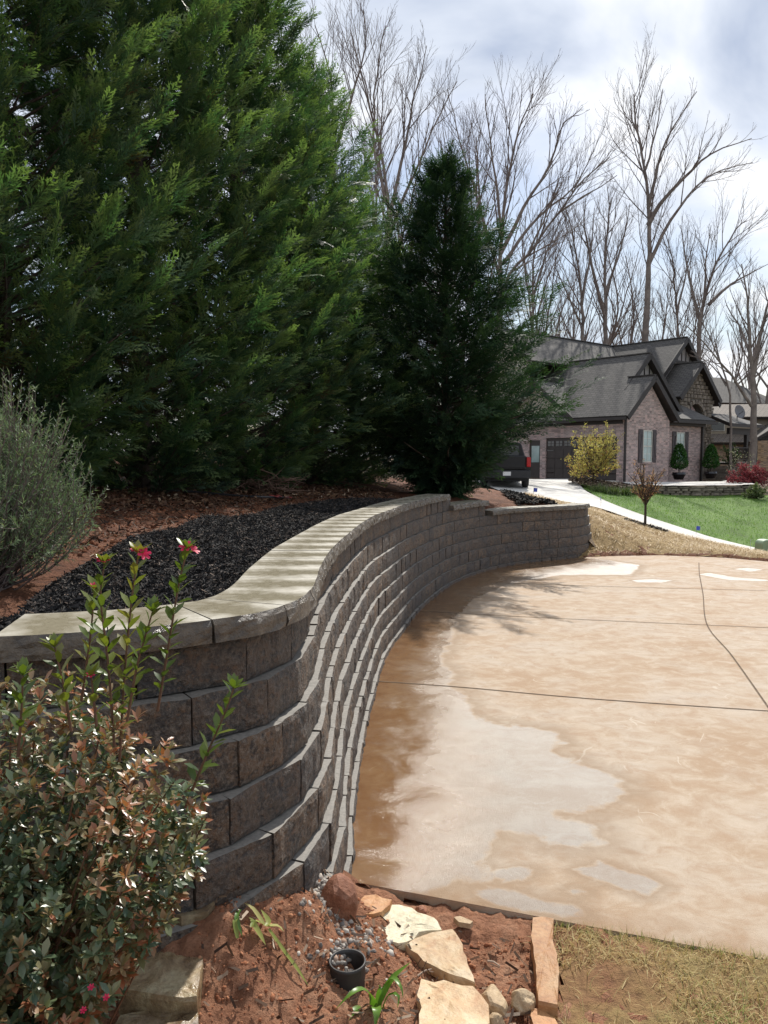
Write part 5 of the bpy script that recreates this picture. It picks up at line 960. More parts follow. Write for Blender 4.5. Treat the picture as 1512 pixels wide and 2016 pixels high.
# blue flags
M_BLUE = simple('blue_plastic', (.03, .06, .36), .5, .1, 5, 0); M_WIRE = simple('flag_wire', (.3, .3, .32), .4, .1, 5, 0, .8)
for px, py, Dd, rz, lb in [(1050, 980, 25.8, .3, 'small blue marker flag at the path edge below the pickup truck'), (1183, 997, 25.5, 1.3, 'small blue marker flag where the path meets the green lawn'), (1370, 1056, 25.4, .2, 'small blue marker flag along the lawn right of the sapling'), (1477, 1090, 24.8, 1.0, 'small blue marker flag nearest the green utility box')]:
    p = at(px, py, Dd); p[2] = max(float(F_UP(p[0], p[1])), p[2]) + .02; t = empty('marker_flag', p, rz); tag(t, lb, 'flag', 'blue marker flags along the path')
    MB().tube([(0, 0, -.15), (.01, 0, .32)], .006, 5).build('stake', M_WIRE, t); MB().prism([(.01, 0, .18), (.15, .02, .17), (.16, .01, .30), (.01, 0, .32)], (0, .004, 0)).build('flag_sheet', M_BLUE, t)
# utility box
p = at(1505, 1100, 20.5); ub = empty('utility_box', (p[0], p[1], float(F_UP(p[0], p[1])) + .02), .2); tag(ub, 'pale green rounded utility box at the foot of the path', 'utility box')
M_UTIL = simple('utility_green', (.24, .34, .22), .55, .08, 5, .05); MB().prism([(-.2, -.16, 0), (.2, -.16, 0), (.2, -.16, .36), (.16, -.16, .43), (.08, -.16, .46), (-.08, -.16, .46), (-.16, -.16, .43), (-.2, -.16, .36)], (0, .32, 0)).build('housing', M_UTIL, ub, bevel=.02); MB().box((-.22, -.18, -.1), (.22, .18, .02)).build('base', M_UTIL, ub)

# ------------------------------------------------------------------ bed behind the wall
rb = empty('rosemary_bush', (-1.74, 3.3, float(F_UP(-1.72, 3.3)))); rb.scale = (.98, .98, 1.06); tag(rb, 'grey green rosemary bush growing behind the near end of the wall', 'bush')
M_ROSE = leafmat('rosemary_needle', [(0, (.06, .105, .06)), (.5, (.145, .205, .12)), (.85, (.25, .32, .18)), (1, (.34, .37, .17))], .5, .25, .4, (1, 1.2, .7))
r = np.random.default_rng(50); paths = []; NP, ND, NT = [], [], []
for i in range(300):
    az = r.random() * 6.283; el = math.radians(r.uniform(8, 88)); d = np.array([math.cos(az) * math.cos(el), math.sin(az) * math.cos(el), math.sin(el)]); L = r.uniform(.45, .66) + .24 * math.sin(el) ** 2; p = r.normal(0, .06, 3) * (1, 1, .3); pts = [p]
    for q in range(9): d = d + r.normal(0, .07, 3) + (0, 0, .07); d /= np.linalg.norm(d); pts.append(pts[-1] + d * L / 9)
    subs = [np.array(pts)]
    for _ in range(4):
        a = r.integers(3, 8); d2 = d + r.normal(0, .5, 3) + (0, 0, .35); d2 /= np.linalg.norm(d2); q2 = [pts[a]]
        for q in range(4): d2 = d2 + (0, 0, .08); d2 /= np.linalg.norm(d2); q2.append(q2[-1] + d2 * r.uniform(.10, .22) / 4)
        subs.append(np.array(q2))
    for j, S_ in enumerate(subs):
        paths.append((S_, np.linspace(.005 if j == 0 else .0025, .0012, len(S_)))); n = 62 if j == 0 else 26; f = r.uniform(.28 if j == 0 else .05, 1, n) * (len(S_) - 1); a = np.minimum(f.astype(int), len(S_) - 2); P_ = S_[a] + (S_[a + 1] - S_[a]) * (f - a)[:, None]; tgv = S_[a + 1] - S_[a]; tgv /= np.linalg.norm(tgv, axis=1)[:, None]
        v_ = r.normal(size=(n, 3)); v_ -= tgv * (v_ * tgv).sum(1)[:, None]; v_ /= np.linalg.norm(v_, axis=1)[:, None]; NP.append(P_); ND.append(tgv * .65 + v_ * .75); NT.append(np.clip(.35 + .4 * f / len(S_) + r.normal(0, .18, n), 0, 1))
NP, ND, NT = np.vstack(NP), np.vstack(ND), np.concatenate(NT); link('stems', tubes_mesh('stems', paths, M_TWIG, 3), rb)
NV = np.array([[0, -.5, 0], [0, .5, 0], [1, 0, .05]]); n = len(NP)
link('foliage', scatter('foliage', NV, np.array([[0, 1, 2]]), frames(ND, roll=rng.random(n) * 6.28), NP, np.stack([rng.uniform(.017, .03, n), np.full(n, .0042), np.full(n, .03)], 1), M_ROSE, NT), rb)
# irrigation hose with pink tape, heap of twigs
hp = [at(x, y, d) for x, y, d in [(328, 972, 9.0), (380, 968, 9.1), (440, 973, 9.0), (500, 979, 8.9), (568, 980, 9.0)]]; hp = [np.array([p[0], p[1], float(F_UP(p[0], p[1])) + .05]) for p in hp]
hz = empty('garden_hose', hp[0]); tag(hz, 'black irrigation hose lying across the red soil of the bed', 'hose'); MB().tube(catmull([q - hp[0] for q in hp], .1), .013, 7).build('pipe', simple('black_hose', (.03, .03, .034), .4, .2, 5, 0), hz)
rb_ = MB(); e = hp[-1] - hp[0]
for k in range(4): a = e + (-.05 - .03 * k, -.03, .01); rb_.bar(a, a + (.1 * math.cos(k * 1.6 + .3), -.1, .03 * math.sin(k)), .022, .003)
tag(rb_.build('marking_tape', simple('pink_tape', (.65, .09, .10), .5, .1), None), 'pink marking tape tied at the end of the black hose', 'tape'); bpy.data.objects['marking_tape'].location = hp[0]
tp = at(525, 950, 10.2); tp[2] = float(F_UP(tp[0], tp[1])); r = np.random.default_rng(70); paths = []
for i in range(120):
    a = r.random() * 3.14; p = r.normal(0, 1, 3) * (.24, .2, .0) + (0, 0, abs(r.normal(.08, .08))); d = np.array([math.cos(a), math.sin(a), r.normal(0, .3)]); L = r.uniform(.12, .4); paths.append((np.array([p - d * L / 2, p + r.normal(0, .02, 3), p + d * L / 2]), np.array([.006, .0055, .003])))
hpT = empty('twig_heap', tp); tag(hpT, 'heap of cut brown twigs on the soil under the cypress row', 'twig pile'); link('twigs', tubes_mesh('twigs', paths, simple('cut_twig', (.20, .12, .085), .8, .3, 9, 0), 4), hpT)
# litter along the foot of the cypress row
lit = [(-2.6, 5.2), (-1.2, 8.6), (.2, 11.2), (-.4, 13), (-3, 9.5), (-4.2, 6.5)]
chips('leaf_litter', sample_poly(lit, 3500), lambda X, Y: F_UP(X, Y) + .03 + rng.random(X.shape) * .02, (.02, .07), (.01, .03), m_tint('dead_leaf', [(0, (.035, .018, .01)), (.6, (.10, .05, .028)), (.93, (.22, .13, .07)), (1, (.45, .36, .25))]))

# ------------------------------------------------------------------ azalea
AZ0 = np.array([-.72, 1.5, .18]); az_ = empty('azalea_bush', AZ0); tag(az_, 'bronze and green azalea bush with a few hot pink flowers at the wall end', 'bush')
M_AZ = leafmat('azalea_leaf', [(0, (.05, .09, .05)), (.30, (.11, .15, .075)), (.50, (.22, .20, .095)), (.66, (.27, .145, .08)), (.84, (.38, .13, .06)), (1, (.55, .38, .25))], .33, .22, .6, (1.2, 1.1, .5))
M_AZS = leafmat('azalea_shoot_leaf', [(0, (.05, .085, .022)), (.5, (.11, .16, .03)), (.8, (.19, .22, .045)), (1, (.26, .15, .06))], .32, .35, .55, (1.1, 1.2, .4), hue='along')
M_PINK = leafmat('azalea_petal', [(0, (.60, .018, .07)), (1, (.80, .05, .16))], .45, .35, .3, (1, .7, .8))
M_STEM = simple('azalea_stem', (.12, .06, .035), .7, .2, 20, 0)
LFV = np.array([[0, 0, 0], [.28, -.15, .035], [.28, 0, .0], [.28, .15, .035], [.65, -.20, .02], [.65, 0, -.02], [.65, .20, .02], [1, 0, -.07]]); LFF = np.array([[0, 1, 2], [0, 2, 3], [1, 4, 5], [1, 5, 2], [2, 5, 6], [2, 6, 3], [4, 7, 5], [5, 7, 6]])
r = np.random.default_rng(80); RP, RD = [], []
for (bx, by, bz, br_, n) in [(-.64, 1.47, .85, .27, 560), (-.95, 1.42, .84, .33, 460), (-.50, 1.53, .78, .16, 240), (-.86, 1.28, .60, .32, 560), (-.76, 1.60, .98, .20, 330), (-1.08, 1.25, .62, .34, 330), (-.74, 1.36, .70, .27, 520), (-.90, 1.30, .34, .28, 260), (-.85, 1.45, .55, .30, 620), (-.74, 1.6, .45, .22, 300), (-.68, 1.40, .62, .2, 260)]:
    v = r.normal(size=(n, 3)); v /= np.linalg.norm(v, axis=1)[:, None]; rad = br_ * r.uniform(.55, 1.25, n) ** .6; RP.append(np.array([bx, by, bz]) + v * rad[:, None]); RD.append(v * .9 + np.array([0, -.15, .75]))
RP, RD = np.vstack(RP), np.vstack(RD)
dd_ = RP[:, 1] * CY_ - (RP[:, 2] - CAM_H) * SY_; ex = RP[:, 0] / dd_; ey = -(RP[:, 1] * SY_ + (RP[:, 2] - CAM_H) * CY_) / dd_        # the crown thins out low down on the step side
k_ = (RP[:, 2] > .15) & (ex < -.228 - np.clip(ey - .46, 0, 1) * .72); RP, RD = RP[k_], RD[k_]; RD = RD / np.linalg.norm(RD, axis=1)[:, None] + r.normal(0, .22, RD.shape); RD /= np.linalg.norm(RD, axis=1)[:, None]
P_, D_, S_, T_ = [], [], [], []
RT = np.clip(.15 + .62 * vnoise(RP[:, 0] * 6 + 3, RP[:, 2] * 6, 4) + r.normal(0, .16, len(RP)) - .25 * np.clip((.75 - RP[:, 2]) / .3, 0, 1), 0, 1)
for p, d, tt in zip(RP, RD, RT):
    a = np.cross(d, [0.3, .2, 1]); a /= np.linalg.norm(a); b = np.cross(d, a); n = r.integers(8, 13)
    for j in range(n):
        ph = j * 2.4; o = math.radians(r.uniform(30, 88)); D_.append(d * math.cos(o) + (a * math.cos(ph) + b * math.sin(ph)) * math.sin(o)); P_.append(p - d * r.uniform(0, .018)); S_.append(r.uniform(.014, .030) * (1.15 - .25 * tt)); T_.append(np.clip(tt + r.normal(0, .09) + (.14 if o < .9 else -.06), 0, 1))
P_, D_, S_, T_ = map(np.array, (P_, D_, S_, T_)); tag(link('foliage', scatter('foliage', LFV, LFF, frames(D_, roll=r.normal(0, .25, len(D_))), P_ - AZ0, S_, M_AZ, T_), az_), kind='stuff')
paths = []
for q in RP[::22]:
    b = np.array([-.92 + r.normal(0, .06), 1.5 + r.normal(0, .06), .15]); m = (b + q) / 2 + r.normal(0, .04, 3) + (0, 0, -.03); paths.append((catmull([b - AZ0, m - AZ0, q - AZ0], .09), None))
paths = [(p, np.linspace(.005, .0015, len(p))) for p, _ in paths]; link('stems', tubes_mesh('stems', paths, M_STEM, 4), az_)
def one_leaf(t): return np_mesh('leaf', LFV, LFF, M_AZS, {'along': np.full(len(LFV), t)}, True)
LEAFM = [one_leaf(t) for t in (.05, .3, .5, .7, .85)]
def petal_flower():
    mb = []
    V, Fc, o = [], [], 0
    for k in range(6):
        a = k * 1.047; c, s = math.cos(a), math.sin(a)
        for x, y, z in [(0, 0, 0), (.45, -.24, .35), (.5, 0, .28), (.45, .24, .35), (.9, -.22, .42), (1.0, 0, .40), (.9, .22, .42)]: V.append((x * c - y * s, x * s + y * c, z))
        Fc += [(o, o + 1, o + 2), (o, o + 2, o + 3), (o + 1, o + 4, o + 2), (o + 4, o + 5, o + 2), (o + 2, o + 5, o + 6), (o + 2, o + 6, o + 3)]; o += 7
    me = np_mesh('flower', np.array(V), np.array(Fc), M_PINK, {'tint': np.tile([.2, .5, .5, .5, 1, 1, 1], 6)}); return me
FLM = petal_flower()
def orient(d, roll=0):
    d = Vector(d).normalized(); q = d.to_track_quat('X', 'Z'); return (q.to_matrix() @ Matrix.Rotation(roll, 3, 'X')).to_euler()
shoots = [([(225, 1470), (212, 1300), (198, 1180), (205, 1112)], 1.50, 1, .5), ([(235, 1500), (245, 1330), (258, 1190), (272, 1092)], 1.52, 1, .85), ([(310, 1400), (335, 1250), (352, 1150), (368, 1084)], 1.55, 1, .3), ([(250, 1420), (270, 1310), (300, 1205)], 1.48, 0, .4), ([(365, 1590), (405, 1490), (440, 1410), (460, 1356)], 1.50, 0, .35), ([(35, 1490), (42, 1400), (45, 1330)], 1.42, 0, .3), ([(140, 1440), (125, 1350), (108, 1275)], 1.45, 0, .7), ([(190, 1430), (180, 1335)], 1.42, 2, .6), ([(160, 1380), (178, 1250), (186, 1160)], 1.56, 2, .6)]
nleaf = 0
for si, (pl, Dd, fl, tone) in enumerate(shoots):
    c = catmull([at(x, y, Dd) - AZ0 for x, y in pl], .012); d = arclen(c); link('shoot', tubes_mesh('shoot', [(c, np.linspace(.0032, .0016, len(c)))], M_STEM, 5), az_); n = int(d[-1] / .0105); n = min(n, 34)
    for j in range(n):
        f = .12 + .88 * j / n; x = f * (len(c) - 1); i = int(min(x, len(c) - 2)); p = c[i]; tgv = c[i + 1] - c[i]; tgv = tgv / np.linalg.norm(tgv); a = np.cross(tgv, [1, .2, .1]); a /= np.linalg.norm(a); b = np.cross(tgv, a); ph = j * 2.4; o = math.radians(58 - 22 * f + r.normal(0, 8))
        dv = tgv * math.cos(o) + (a * math.cos(ph) + b * math.sin(ph)) * math.sin(o); lf = link('leaf', LEAFM[min(4, max(0, int(tone * 5 + r.normal(0, .9))))], az_, Vector(p), orient(dv, r.normal(0, .3))); s = r.uniform(.032, .046) * (.75 + .35 * math.sin(f * 3.0)); lf.scale = (s, s, s); nleaf += 1
    for j in range(9):
        o = math.radians(r.uniform(25, 60)); dv = tgv * math.cos(o) + (a * math.cos(j * 2.4) + b * math.sin(j * 2.4)) * math.sin(o); lf = link('leaf', LEAFM[min(4, int(tone * 4) + 1)], az_, Vector(c[-1]), orient(dv)); s = r.uniform(.028, .038); lf.scale = (s, s, s)
    if fl:
        for j in range(2 if (fl == 1 and si) else 1):
            o = link('flower', FLM, az_, Vector(c[-1]) + Vector((.012 * j, -.004, .006 - .006 * j)), (r.normal(.5, .3), r.normal(0, .3), j * 1.5)); s = .0145 if fl == 1 else .009; o.scale = (s, s, s * 1.1)
for x, y, Dd in [(210, 1965, 1.22), (165, 1990, 1.2), (180, 1945, 1.22)]:
    o = link('flower', FLM, az_, Vector(at(x, y, Dd) - AZ0), (.6, 0, 0)); o.scale = (.006, .006, .009)

# ------------------------------------------------------------------ stones in the foreground
def slab(name, pix, z, th, mt, label, cat='stone', seed=0, tilt=(0, 0), rough=.010, group=None, sub=.028, rnd=.008):
    """flat stone: outline in plan, uneven top, real thickness"""
    pl = np.array([onz(x, y, z)[:2] for x, y in pix]); c = pl.mean(0); out = catmull(np.vstack([pl, pl[:1]]), sub)[:-1] if False else None
    pts = []
    for i in range(len(pl)):
        a, b = pl[i], pl[(i + 1) % len(pl)]; n = max(1, int(np.linalg.norm(b - a) / sub))
        for k in range(n): pts.append(a + (b - a) * k / n)
    pts = np.array(pts); r = np.random.default_rng(seed); nrm = pts - c; nrm /= np.linalg.norm(nrm, axis=1)[:, None] + 1e-9; ns = vnoise(np.arange(len(pts)) * .9, np.zeros(len(pts)) + seed, seed) - .5; pts = pts + nrm * (ns * rough * 1.6)[:, None]; n = len(pts)
    V, Fc = [], []; rings = [(1.0, -th), (1.015, -th * .55), (1.005, -rnd * 1.2), (.985, 0), (.8, 0), (.6, 0), (.4, 0), (.2, 0)]
    for q, (sc, dz) in enumerate(rings):
        P = c + (pts - c) * sc; h = (fbm(P[:, 0] * 14 + seed, P[:, 1] * 14, seed, 4) * rough * 1.8) if dz == 0 else (fbm(P[:, 0] * 25, P[:, 1] * 25 + q, seed, 2) * rough * .5)
        V += [(p[0] - c[0], p[1] - c[1], dz + hh + (p[0] - c[0]) * tilt[0] + (p[1] - c[1]) * tilt[1]) for p, hh in zip(P, h)]
    for q in range(len(rings) - 1): Fc += [(q * n + i, q * n + (i + 1) % n, (q + 1) * n + (i + 1) % n, (q + 1) * n + i) for i in range(n)]
    o0 = len(V); V.append((0, 0, 0)); Fc += [((len(rings) - 1) * n + i, (len(rings) - 1) * n + (i + 1) % n, o0) for i in range(n)]; Fc.append(tuple(range(n))[::-1])
    me = bpy.data.meshes.new(name); me.from_pydata(V, [], Fc); me.update(); me.materials.append(mt); o = link(name, me, None, (c[0], c[1], z)); tag(o, label, cat, group); return o
z6 = lambda l: [(600 + x / 3.024, 1660 + y / 3.024) for x, y in l]
def rock(pix, z, hgt, mt, label, seed, name='boulder'):
    pl = np.array([onz(x, y, z)[:2] for x, y in pix]); c = pl.mean(0); sx, sy = (pl.max(0) - pl.min(0)) / 2; bm = bmesh.new(); bmesh.ops.create_icosphere(bm, subdivisions=3, radius=1); r = np.random.default_rng(seed); cuts = r.normal(size=(7, 3)); cuts /= np.linalg.norm(cuts, axis=1)[:, None]
    for v in bm.verts:
        p = np.array(v.co)
        for n_ in cuts:
            d = p @ n_ - .68
            if d > 0: p -= n_ * d * .85
        p = p * (1 + .35 * float(fbm(p[0] * 2.3 + seed, p[1] * 2.3 + p[2] * 1.7, seed, 3))) * 1.12; v.co = (p[0] * sx, p[1] * sy, p[2] * hgt)
    me = bpy.data.meshes.new(name); bm.to_mesh(me); bm.free(); me.materials.append(mt); o = link(name, me, None, (c[0], c[1], z - hgt * .45)); tag(o, label, 'rock'); return o
slab('flagstone', z6([(610, 605), (700, 540), (880, 507), (935, 600), (1015, 832), (900, 800), (760, 735), (660, 670)]), .055, .035, M_TANSTONE, 'triangular tan flagstone dusted with red soil in the middle of the pit', 'stone', 1, (0, -.03))
slab('flagstone', z6([(690, 805), (830, 815), (1000, 855), (1085, 960), (1095, 1110), (680, 1110), (678, 900)]), .07, .06, M_TANSTONE, 'large square tan flagstone with grey flaky top by the frame bottom', 'stone', 2)
slab('flagstone', z6([(1360, 445), (1420, 432), (1482, 452), (1478, 560), (1495, 660), (1512, 730), (1505, 960), (1390, 950), (1375, 760), (1352, 560)]), .055, .06, M_ORSTONE, 'long narrow orange edging stone between red soil and grass', 'stone', 3)
slab('flagstone', z6([(1358, 985), (1500, 1035), (1512, 1120), (1350, 1120)]), .03, .05, M_ORSTONE, 'orange edging stone below the long narrow one at frame bottom', 'stone', 4)
slab('flagstone', z6([(455, 440), (500, 380), (560, 350), (640, 365), (720, 425), (800, 470), (800, 515), (690, 545), (560, 610), (490, 590), (465, 520)]), .05, .035, M_PALESTONE, 'pale cream cracked flagstone touching the triangular tan one', 'stone', 5, (0, -.05), .016)
slab('boulder', z6([(270, 350), (330, 310), (420, 305), (530, 330), (520, 370), (470, 420), (340, 440), (300, 400)]), .07, .06, M_ORSTONE, 'orange and cream broken rock between red rock and driveway edge', 'rock', 6, (0, -.15), .018)
rock(z6([(80, 300), (110, 215), (200, 212), (300, 250), (295, 310), (240, 340), (210, 375), (90, 370)]), .19, 0.085, M_REDSTONE, 'rounded red rock against the foot of the wall', 7, 'boulder')
rock(z6([(1010, 860), (1110, 848), (1180, 880), (1190, 960), (1130, 1000), (1080, 960)]), .05, 0.04, M_GREYSTONE, 'smooth grey tan rock behind the large square flagstone', 8, 'boulder')
rock(z6([(1240, 930), (1290, 880), (1360, 875), (1355, 930), (1260, 955)]), .05, 0.035, M_GREYSTONE, 'small grey wedge rock touching the narrow orange edging stone', 9, 'boulder')
rock(z6([(1100, 1030), (1160, 1020), (1195, 1060), (1170, 1110), (1095, 1110)]), .04, 0.04, M_GREYSTONE, 'round tan rock at frame bottom right of the square flagstone', 10, 'boulder')
slab('rock_chip', z6([(230, 665), (290, 655), (345, 680), (330, 720), (270, 748)]), .05, .03, M_ORSTONE, 'small orange rock chip lying above the drain pipe', 'rock', 11, (0, -.2), .010)
slab('rock_chip', z6([(885, 440), (920, 430), (1005, 465), (985, 478), (920, 465)]), .02, .02, M_GREYSTONE, 'thin flat grey stone sunk in red soil near the driveway', 'rock', 12, (0, 0), .005)
rock(z6([(660, 380), (700, 365), (730, 385), (715, 412), (675, 410)]), .03, 0.02, M_REDSTONE, 'small round reddish stone right below the driveway edge', 13, 'rock_chip')
rock(z6([(200, 400), (250, 375), (300, 395), (290, 450), (230, 465)]), .05, 0.03, M_GREYSTONE, 'brownish stone among the gravel below the red rock', 14, 'rock_chip')
z4 = lambda l: [(x / 3.024, 1650 + y / 3.024) for x, y in l]
slab('step_stone', z4([(900, 320), (1050, 290), (1200, 300), (1265, 390), (1240, 440), (1080, 480), (900, 470)]), .36, .12, M_WETSTONE, 'grey weathered rock forming the top step under the azalea', 'stone step', 20, (0, -.05), .02, 'stone steps beside the azalea')
slab('step_stone', z4([(900, 520), (1100, 480), (1240, 500), (1215, 720), (1175, 950), (860, 945), (690, 920), (700, 760)]), .30, .12, M_WETSTONE, 'tan slab with wet brown rear edge forming the middle step', 'stone step', 21, (0, 0), .014, 'stone steps beside the azalea')
slab('step_stone', z4([(860, 1010), (1000, 1010), (1190, 1005), (1180, 1180), (640, 1180), (720, 1060)]), .262, .16, M_WETSTONE, 'wet brown slab forming the lowest step at the frame bottom', 'stone step', 22, (0, 0), .014, 'stone steps beside the azalea')
if False: slab('side_block', [(-40, 1330), (25, 1318), (62, 1312), (66, 1400), (-40, 1420)], .86, .16, M_BLOCK, 'grey block end showing left below the first cap stone', 'stone block', 23, (0, 0), .006)
# gravel and clods
ICO = np.array([[0, 0, 1], [.9, 0, .3], [.28, .85, .3], [-.72, .53, .3], [-.72, -.53, .3], [.28, -.85, .3], [.72, .53, -.4], [-.28, .85, -.4], [-.9, 0, -.4], [-.28, -.85, -.4], [.72, -.53, -.4], [0, 0, -1]]); ICF = np.array([[0, 1, 2], [0, 2, 3], [0, 3, 4], [0, 4, 5], [0, 5, 1], [1, 6, 2], [2, 7, 3], [3, 8, 4], [4, 9, 5], [5, 10, 1], [6, 7, 2], [7, 8, 3], [8, 9, 4], [9, 10, 5], [10, 6, 1], [11, 7, 6], [11, 8, 7], [11, 9, 8], [11, 10, 9], [11, 6, 10]])
def pebbles(name, P2, S, mt, dz=.12, tint=None):
    n = len(P2); s3 = S[:, None] * rng.uniform(.4, 1.35, (n, 3)); z = F_FORE(P2[:, 0], P2[:, 1]) + .042 * 2 * fbm(P2[:, 0] * 13, P2[:, 1] * 13, 3, 5)
    return tag(link(name, scatter(name, ICO, ICF, rots(n), np.c_[P2, z + S * dz], s3, mt, rng.random(n) if tint is None else tint)), kind='stuff')
def cluster(cs, n):
    out = []
    for (x, y, sx, sy, w) in cs: c = onz(x, y, .10)[:2]; out.append(c + rng.normal(0, 1, (int(n * w), 2)) * (sx, sy))
    return np.vstack(out)
g = cluster([(640, 1800, .035, .05, .35), (655, 1822, .04, .03, .25), (628, 1790, .03, .02, .12), (672, 1895, .02, .03, .1), (718, 1865, .03, .05, .1), (735, 1840, .05, .04, .08), (665, 1922, .02, .02, .06), (650, 1850, .09, .09, .22)], 420); g = g[in_poly(g[:, 0], g[:, 1], FORE)]
pebbles('gravel', g[:],  (.004 + .010 * rng.random(len(g)) ** 1.6), M_GRAVEL)
PIT = [tuple(onz(x, y, .10)[:2]) for x, y in [(408, 1815), (560, 1780), (680, 1760), (1075, 1795), (1055, 2016), (1000, 2120), (380, 2130)]]
q = sample_poly(PIT, 5200); pebbles('soil_clods', q, .001 + .0075 * rng.random(len(q)) ** 4, M_CLOD, .0)
q = sample_poly(PIT, 420); chips('pit_debris', q, lambda X, Y: F_FORE(X, Y) + .022, (.012, .05), (.003, .009), m_tint('pit_litter', [(0, (.05, .028, .018)), (.7, (.16, .09, .05)), (1, (.45, .36, .27))]))
# sticks and dead leaves
for k, (x0, y0, x1, y1, lb) in enumerate([(822, 1922, 850, 1908, 'pale dry stick lying above the square flagstone'), (760, 1942, 802, 1922, 'brown dry stick behind the strappy plant'), (960, 1892, 984, 1902, 'short pale splinter of wood on the red soil')]):
    a, b = onz(x0, y0, .05), onz(x1, y1, .05); o = MB().tube([np.zeros(3), (b - a) / 2 + (0, .004, .003), b - a], [.0035, .003, .002], 6).build('stick', simple('dry_stick', (.36, .27, .2), .8, .2, 30, 0)); o.location = a; tag(o, lb, 'stick')
for k, (x, y, c, lb) in enumerate([(612, 1985, (.42, .18, .05), 'curled orange dead leaf left of the drain pipe'), (470, 1990, (.45, .22, .09), 'tan dead leaf lying at the left bottom of the pit')]):
    o = link('dead_leaf', np_mesh('dead_leaf', LFV * (1, 1.4, 3), LFF, simple('dead_leaf_%s' % 'ab'[k], c, .6, .2, 20, 0), None, True), None, onz(x, y, .07), (.3, .2, k * 2 + .5)); o.scale = (.045,) * 3; tag(o, lb, 'leaf')
# drain pipe
pp = onz(684, 1965, .045); pz = float(F_FORE(pp[0], pp[1])); dp = empty('drain_pipe', (pp[0], pp[1], pz)); tag(dp, 'short upright black drain pipe half buried in the soil', 'pipe')
M_PVC = simple('black_plastic_pipe', (.035, .032, .03), .5, .3, 14, .15); MB().lathe([(.050, -.08), (.052, -.03), (.054, .040), (.0555, .050), (.050, .050), (.048, .04), (.046, -.08)], 32).build('collar', M_PVC, dp, smooth=True); o = MB().lathe([(.001, .0), (.046, .0)], 24).build('sediment', M_FORE, dp); o.location = (0, 0, -.012)
n = 14; tag(link('pipe_gravel', scatter('pipe_gravel', ICO, ICF, rots(n), np.c_[rng.normal(0, .018, (n, 2)) + (.004, .0), rng.uniform(-.008, .006, n)], rng.uniform(.008, .014, (n, 3)), M_GRAVEL, rng.random(n)), None, (pp[0], pp[1], pz)), kind='stuff')
# strap-leaved plants
M_STRAP = leafmat('strap_leaf', [(0, (.09, .19, .03)), (.6, (.16, .30, .045)), (1, (.30, .36, .08))], .35, .35, .5, (1, 1.2, .4)); M_STRAPY = leafmat('yellowing_leaf', [(0, (.20, .26, .05)), (.6, (.36, .38, .10)), (1, (.48, .42, .18))], .45, .35, .4, (1, 1.1, .5))
def strap(parent, pts, w, mt, t):
    c = catmull([np.array(p, float) for p in pts], .02); n = len(c); tg = np.gradient(c, axis=0); tg /= np.linalg.norm(tg, axis=1)[:, None]; sd2 = np.cross(tg, [0, 0, 1.0]); sd2 /= np.linalg.norm(sd2, axis=1)[:, None] + 1e-9; up = np.cross(sd2, tg); f = np.linspace(0, 1, n); ww = w * np.clip(np.minimum(.65 + f * 1.5, (1 - f) * 3.0), 0.02, 1)
    V = np.vstack([c + sd2 * ww[:, None] / 2 + up * ww[:, None] * .16, c, c - sd2 * ww[:, None] / 2 + up * ww[:, None] * .16]); i = np.arange(n - 1); Q = np.vstack([np.stack([i, i + 1, n + i + 1, n + i], 1), np.stack([n + i, n + i + 1, 2 * n + i + 1, 2 * n + i], 1)])
    return link('leaf', np_mesh('leaf', V, Q, mt, {'tint': np.tile(t * (.8 + .3 * f), 3)}, True), parent)
b0 = onz(730, 2010, .03); pA = empty('strap_leaf_plant', b0); tag(pA, 'fresh green strap leaved plant arching over the drain pipe', 'plant')
def rel(x, y, D): return at(x, y, D) - b0
bd = b0[1]
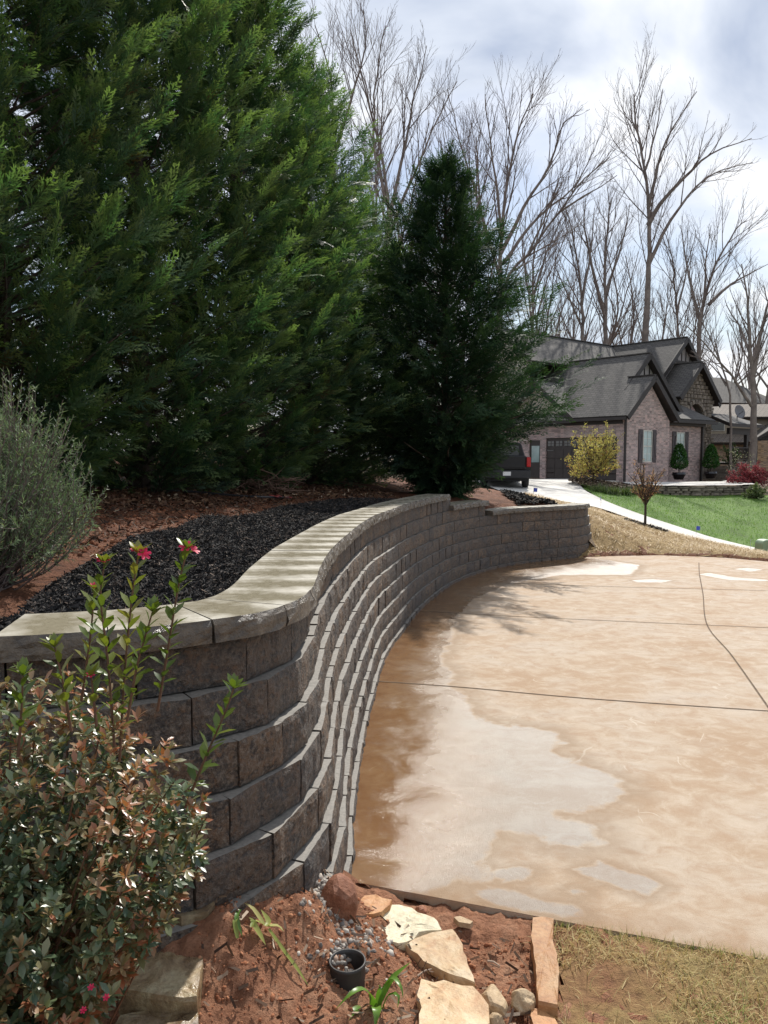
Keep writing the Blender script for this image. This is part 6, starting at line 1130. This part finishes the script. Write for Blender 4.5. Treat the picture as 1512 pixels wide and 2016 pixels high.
for pl, w, t in [([(732, 2012, bd), (735, 1970, bd - .01), (715, 1948, bd - .03), (690, 1958, bd - .06), (660, 1988, bd - .08)], .02, .4), ([(738, 2012, bd), (755, 1960, bd + .01), (775, 1925, bd + .03), (810, 1893, bd + .05)], .022, .5), ([(742, 2014, bd), (752, 1955, bd + .03), (772, 1925, bd + .02), (790, 1945, bd - .02), (793, 1965, bd - .03)], .017, .3), ([(735, 2015, bd), (738, 1985, bd - .03), (742, 1990, bd - .06), (738, 2025, bd - .09)], .026, .55), ([(728, 2015, bd), (712, 1985, bd - .02), (690, 1998, bd - .06), (672, 2030, bd - .10)], .022, .35), ([(745, 2015, bd), (765, 1960, bd), (785, 1962, bd - .02), (782, 1985, bd - .03)], .014, .25), ([(740, 2015, bd), (748, 1950, bd + .02), (745, 1940, bd + .02)], .02, .6), ([(735, 2015, bd), (728, 1965, bd + .01), (722, 1948, bd + .01)], .016, .3)]:
    strap(pA, [rel(*q) for q in pl], w, M_STRAP, t)
b0 = onz(535, 1985, .06); bd = b0[1]; pB = empty('strap_leaf_plant', b0); tag(pB, 'limp yellowing strap leaved plant lying on the soil left of the pipe', 'plant')
for pl, w, t in [([(525, 1965, bd + .02), (530, 1945, bd + .04), (515, 1925, bd + .06)], .016, .5), ([(530, 1965, bd + .02), (560, 1975, bd), (585, 1988, bd - .01), (608, 2002, bd - .03)], .014, .3), ([(470, 2020, bd - .07), (465, 1985, bd - .04), (475, 1955, bd - .02)], .013, .2), ([(475, 1960, bd), (468, 1990, bd - .03), (480, 2018, bd - .06)], .013, .1), ([(520, 1960, bd + .02), (500, 1965, bd), (515, 1990, bd - .02), (525, 2000, bd - .03)], .017, .6), ([(525, 1958, bd + .02), (548, 1940, bd + .05), (560, 1950, bd + .05)], .017, .8), ([(522, 1960, bd + .02), (500, 1940, bd + .04), (482, 1935, bd + .04)], .015, .9), ([(497, 1998, bd - .02), (500, 1985, bd), (492, 1980, bd)], .012, .2)]:
    strap(pB, [np.array([0, 0, 0]) + (lambda p: np.array([p[0], p[1], max(p[2], float(F_FORE(p[0], p[1])) + .025)]) - b0)(at(*q)) for q in pl], w, M_STRAPY if t > .15 else M_STRAP, t)
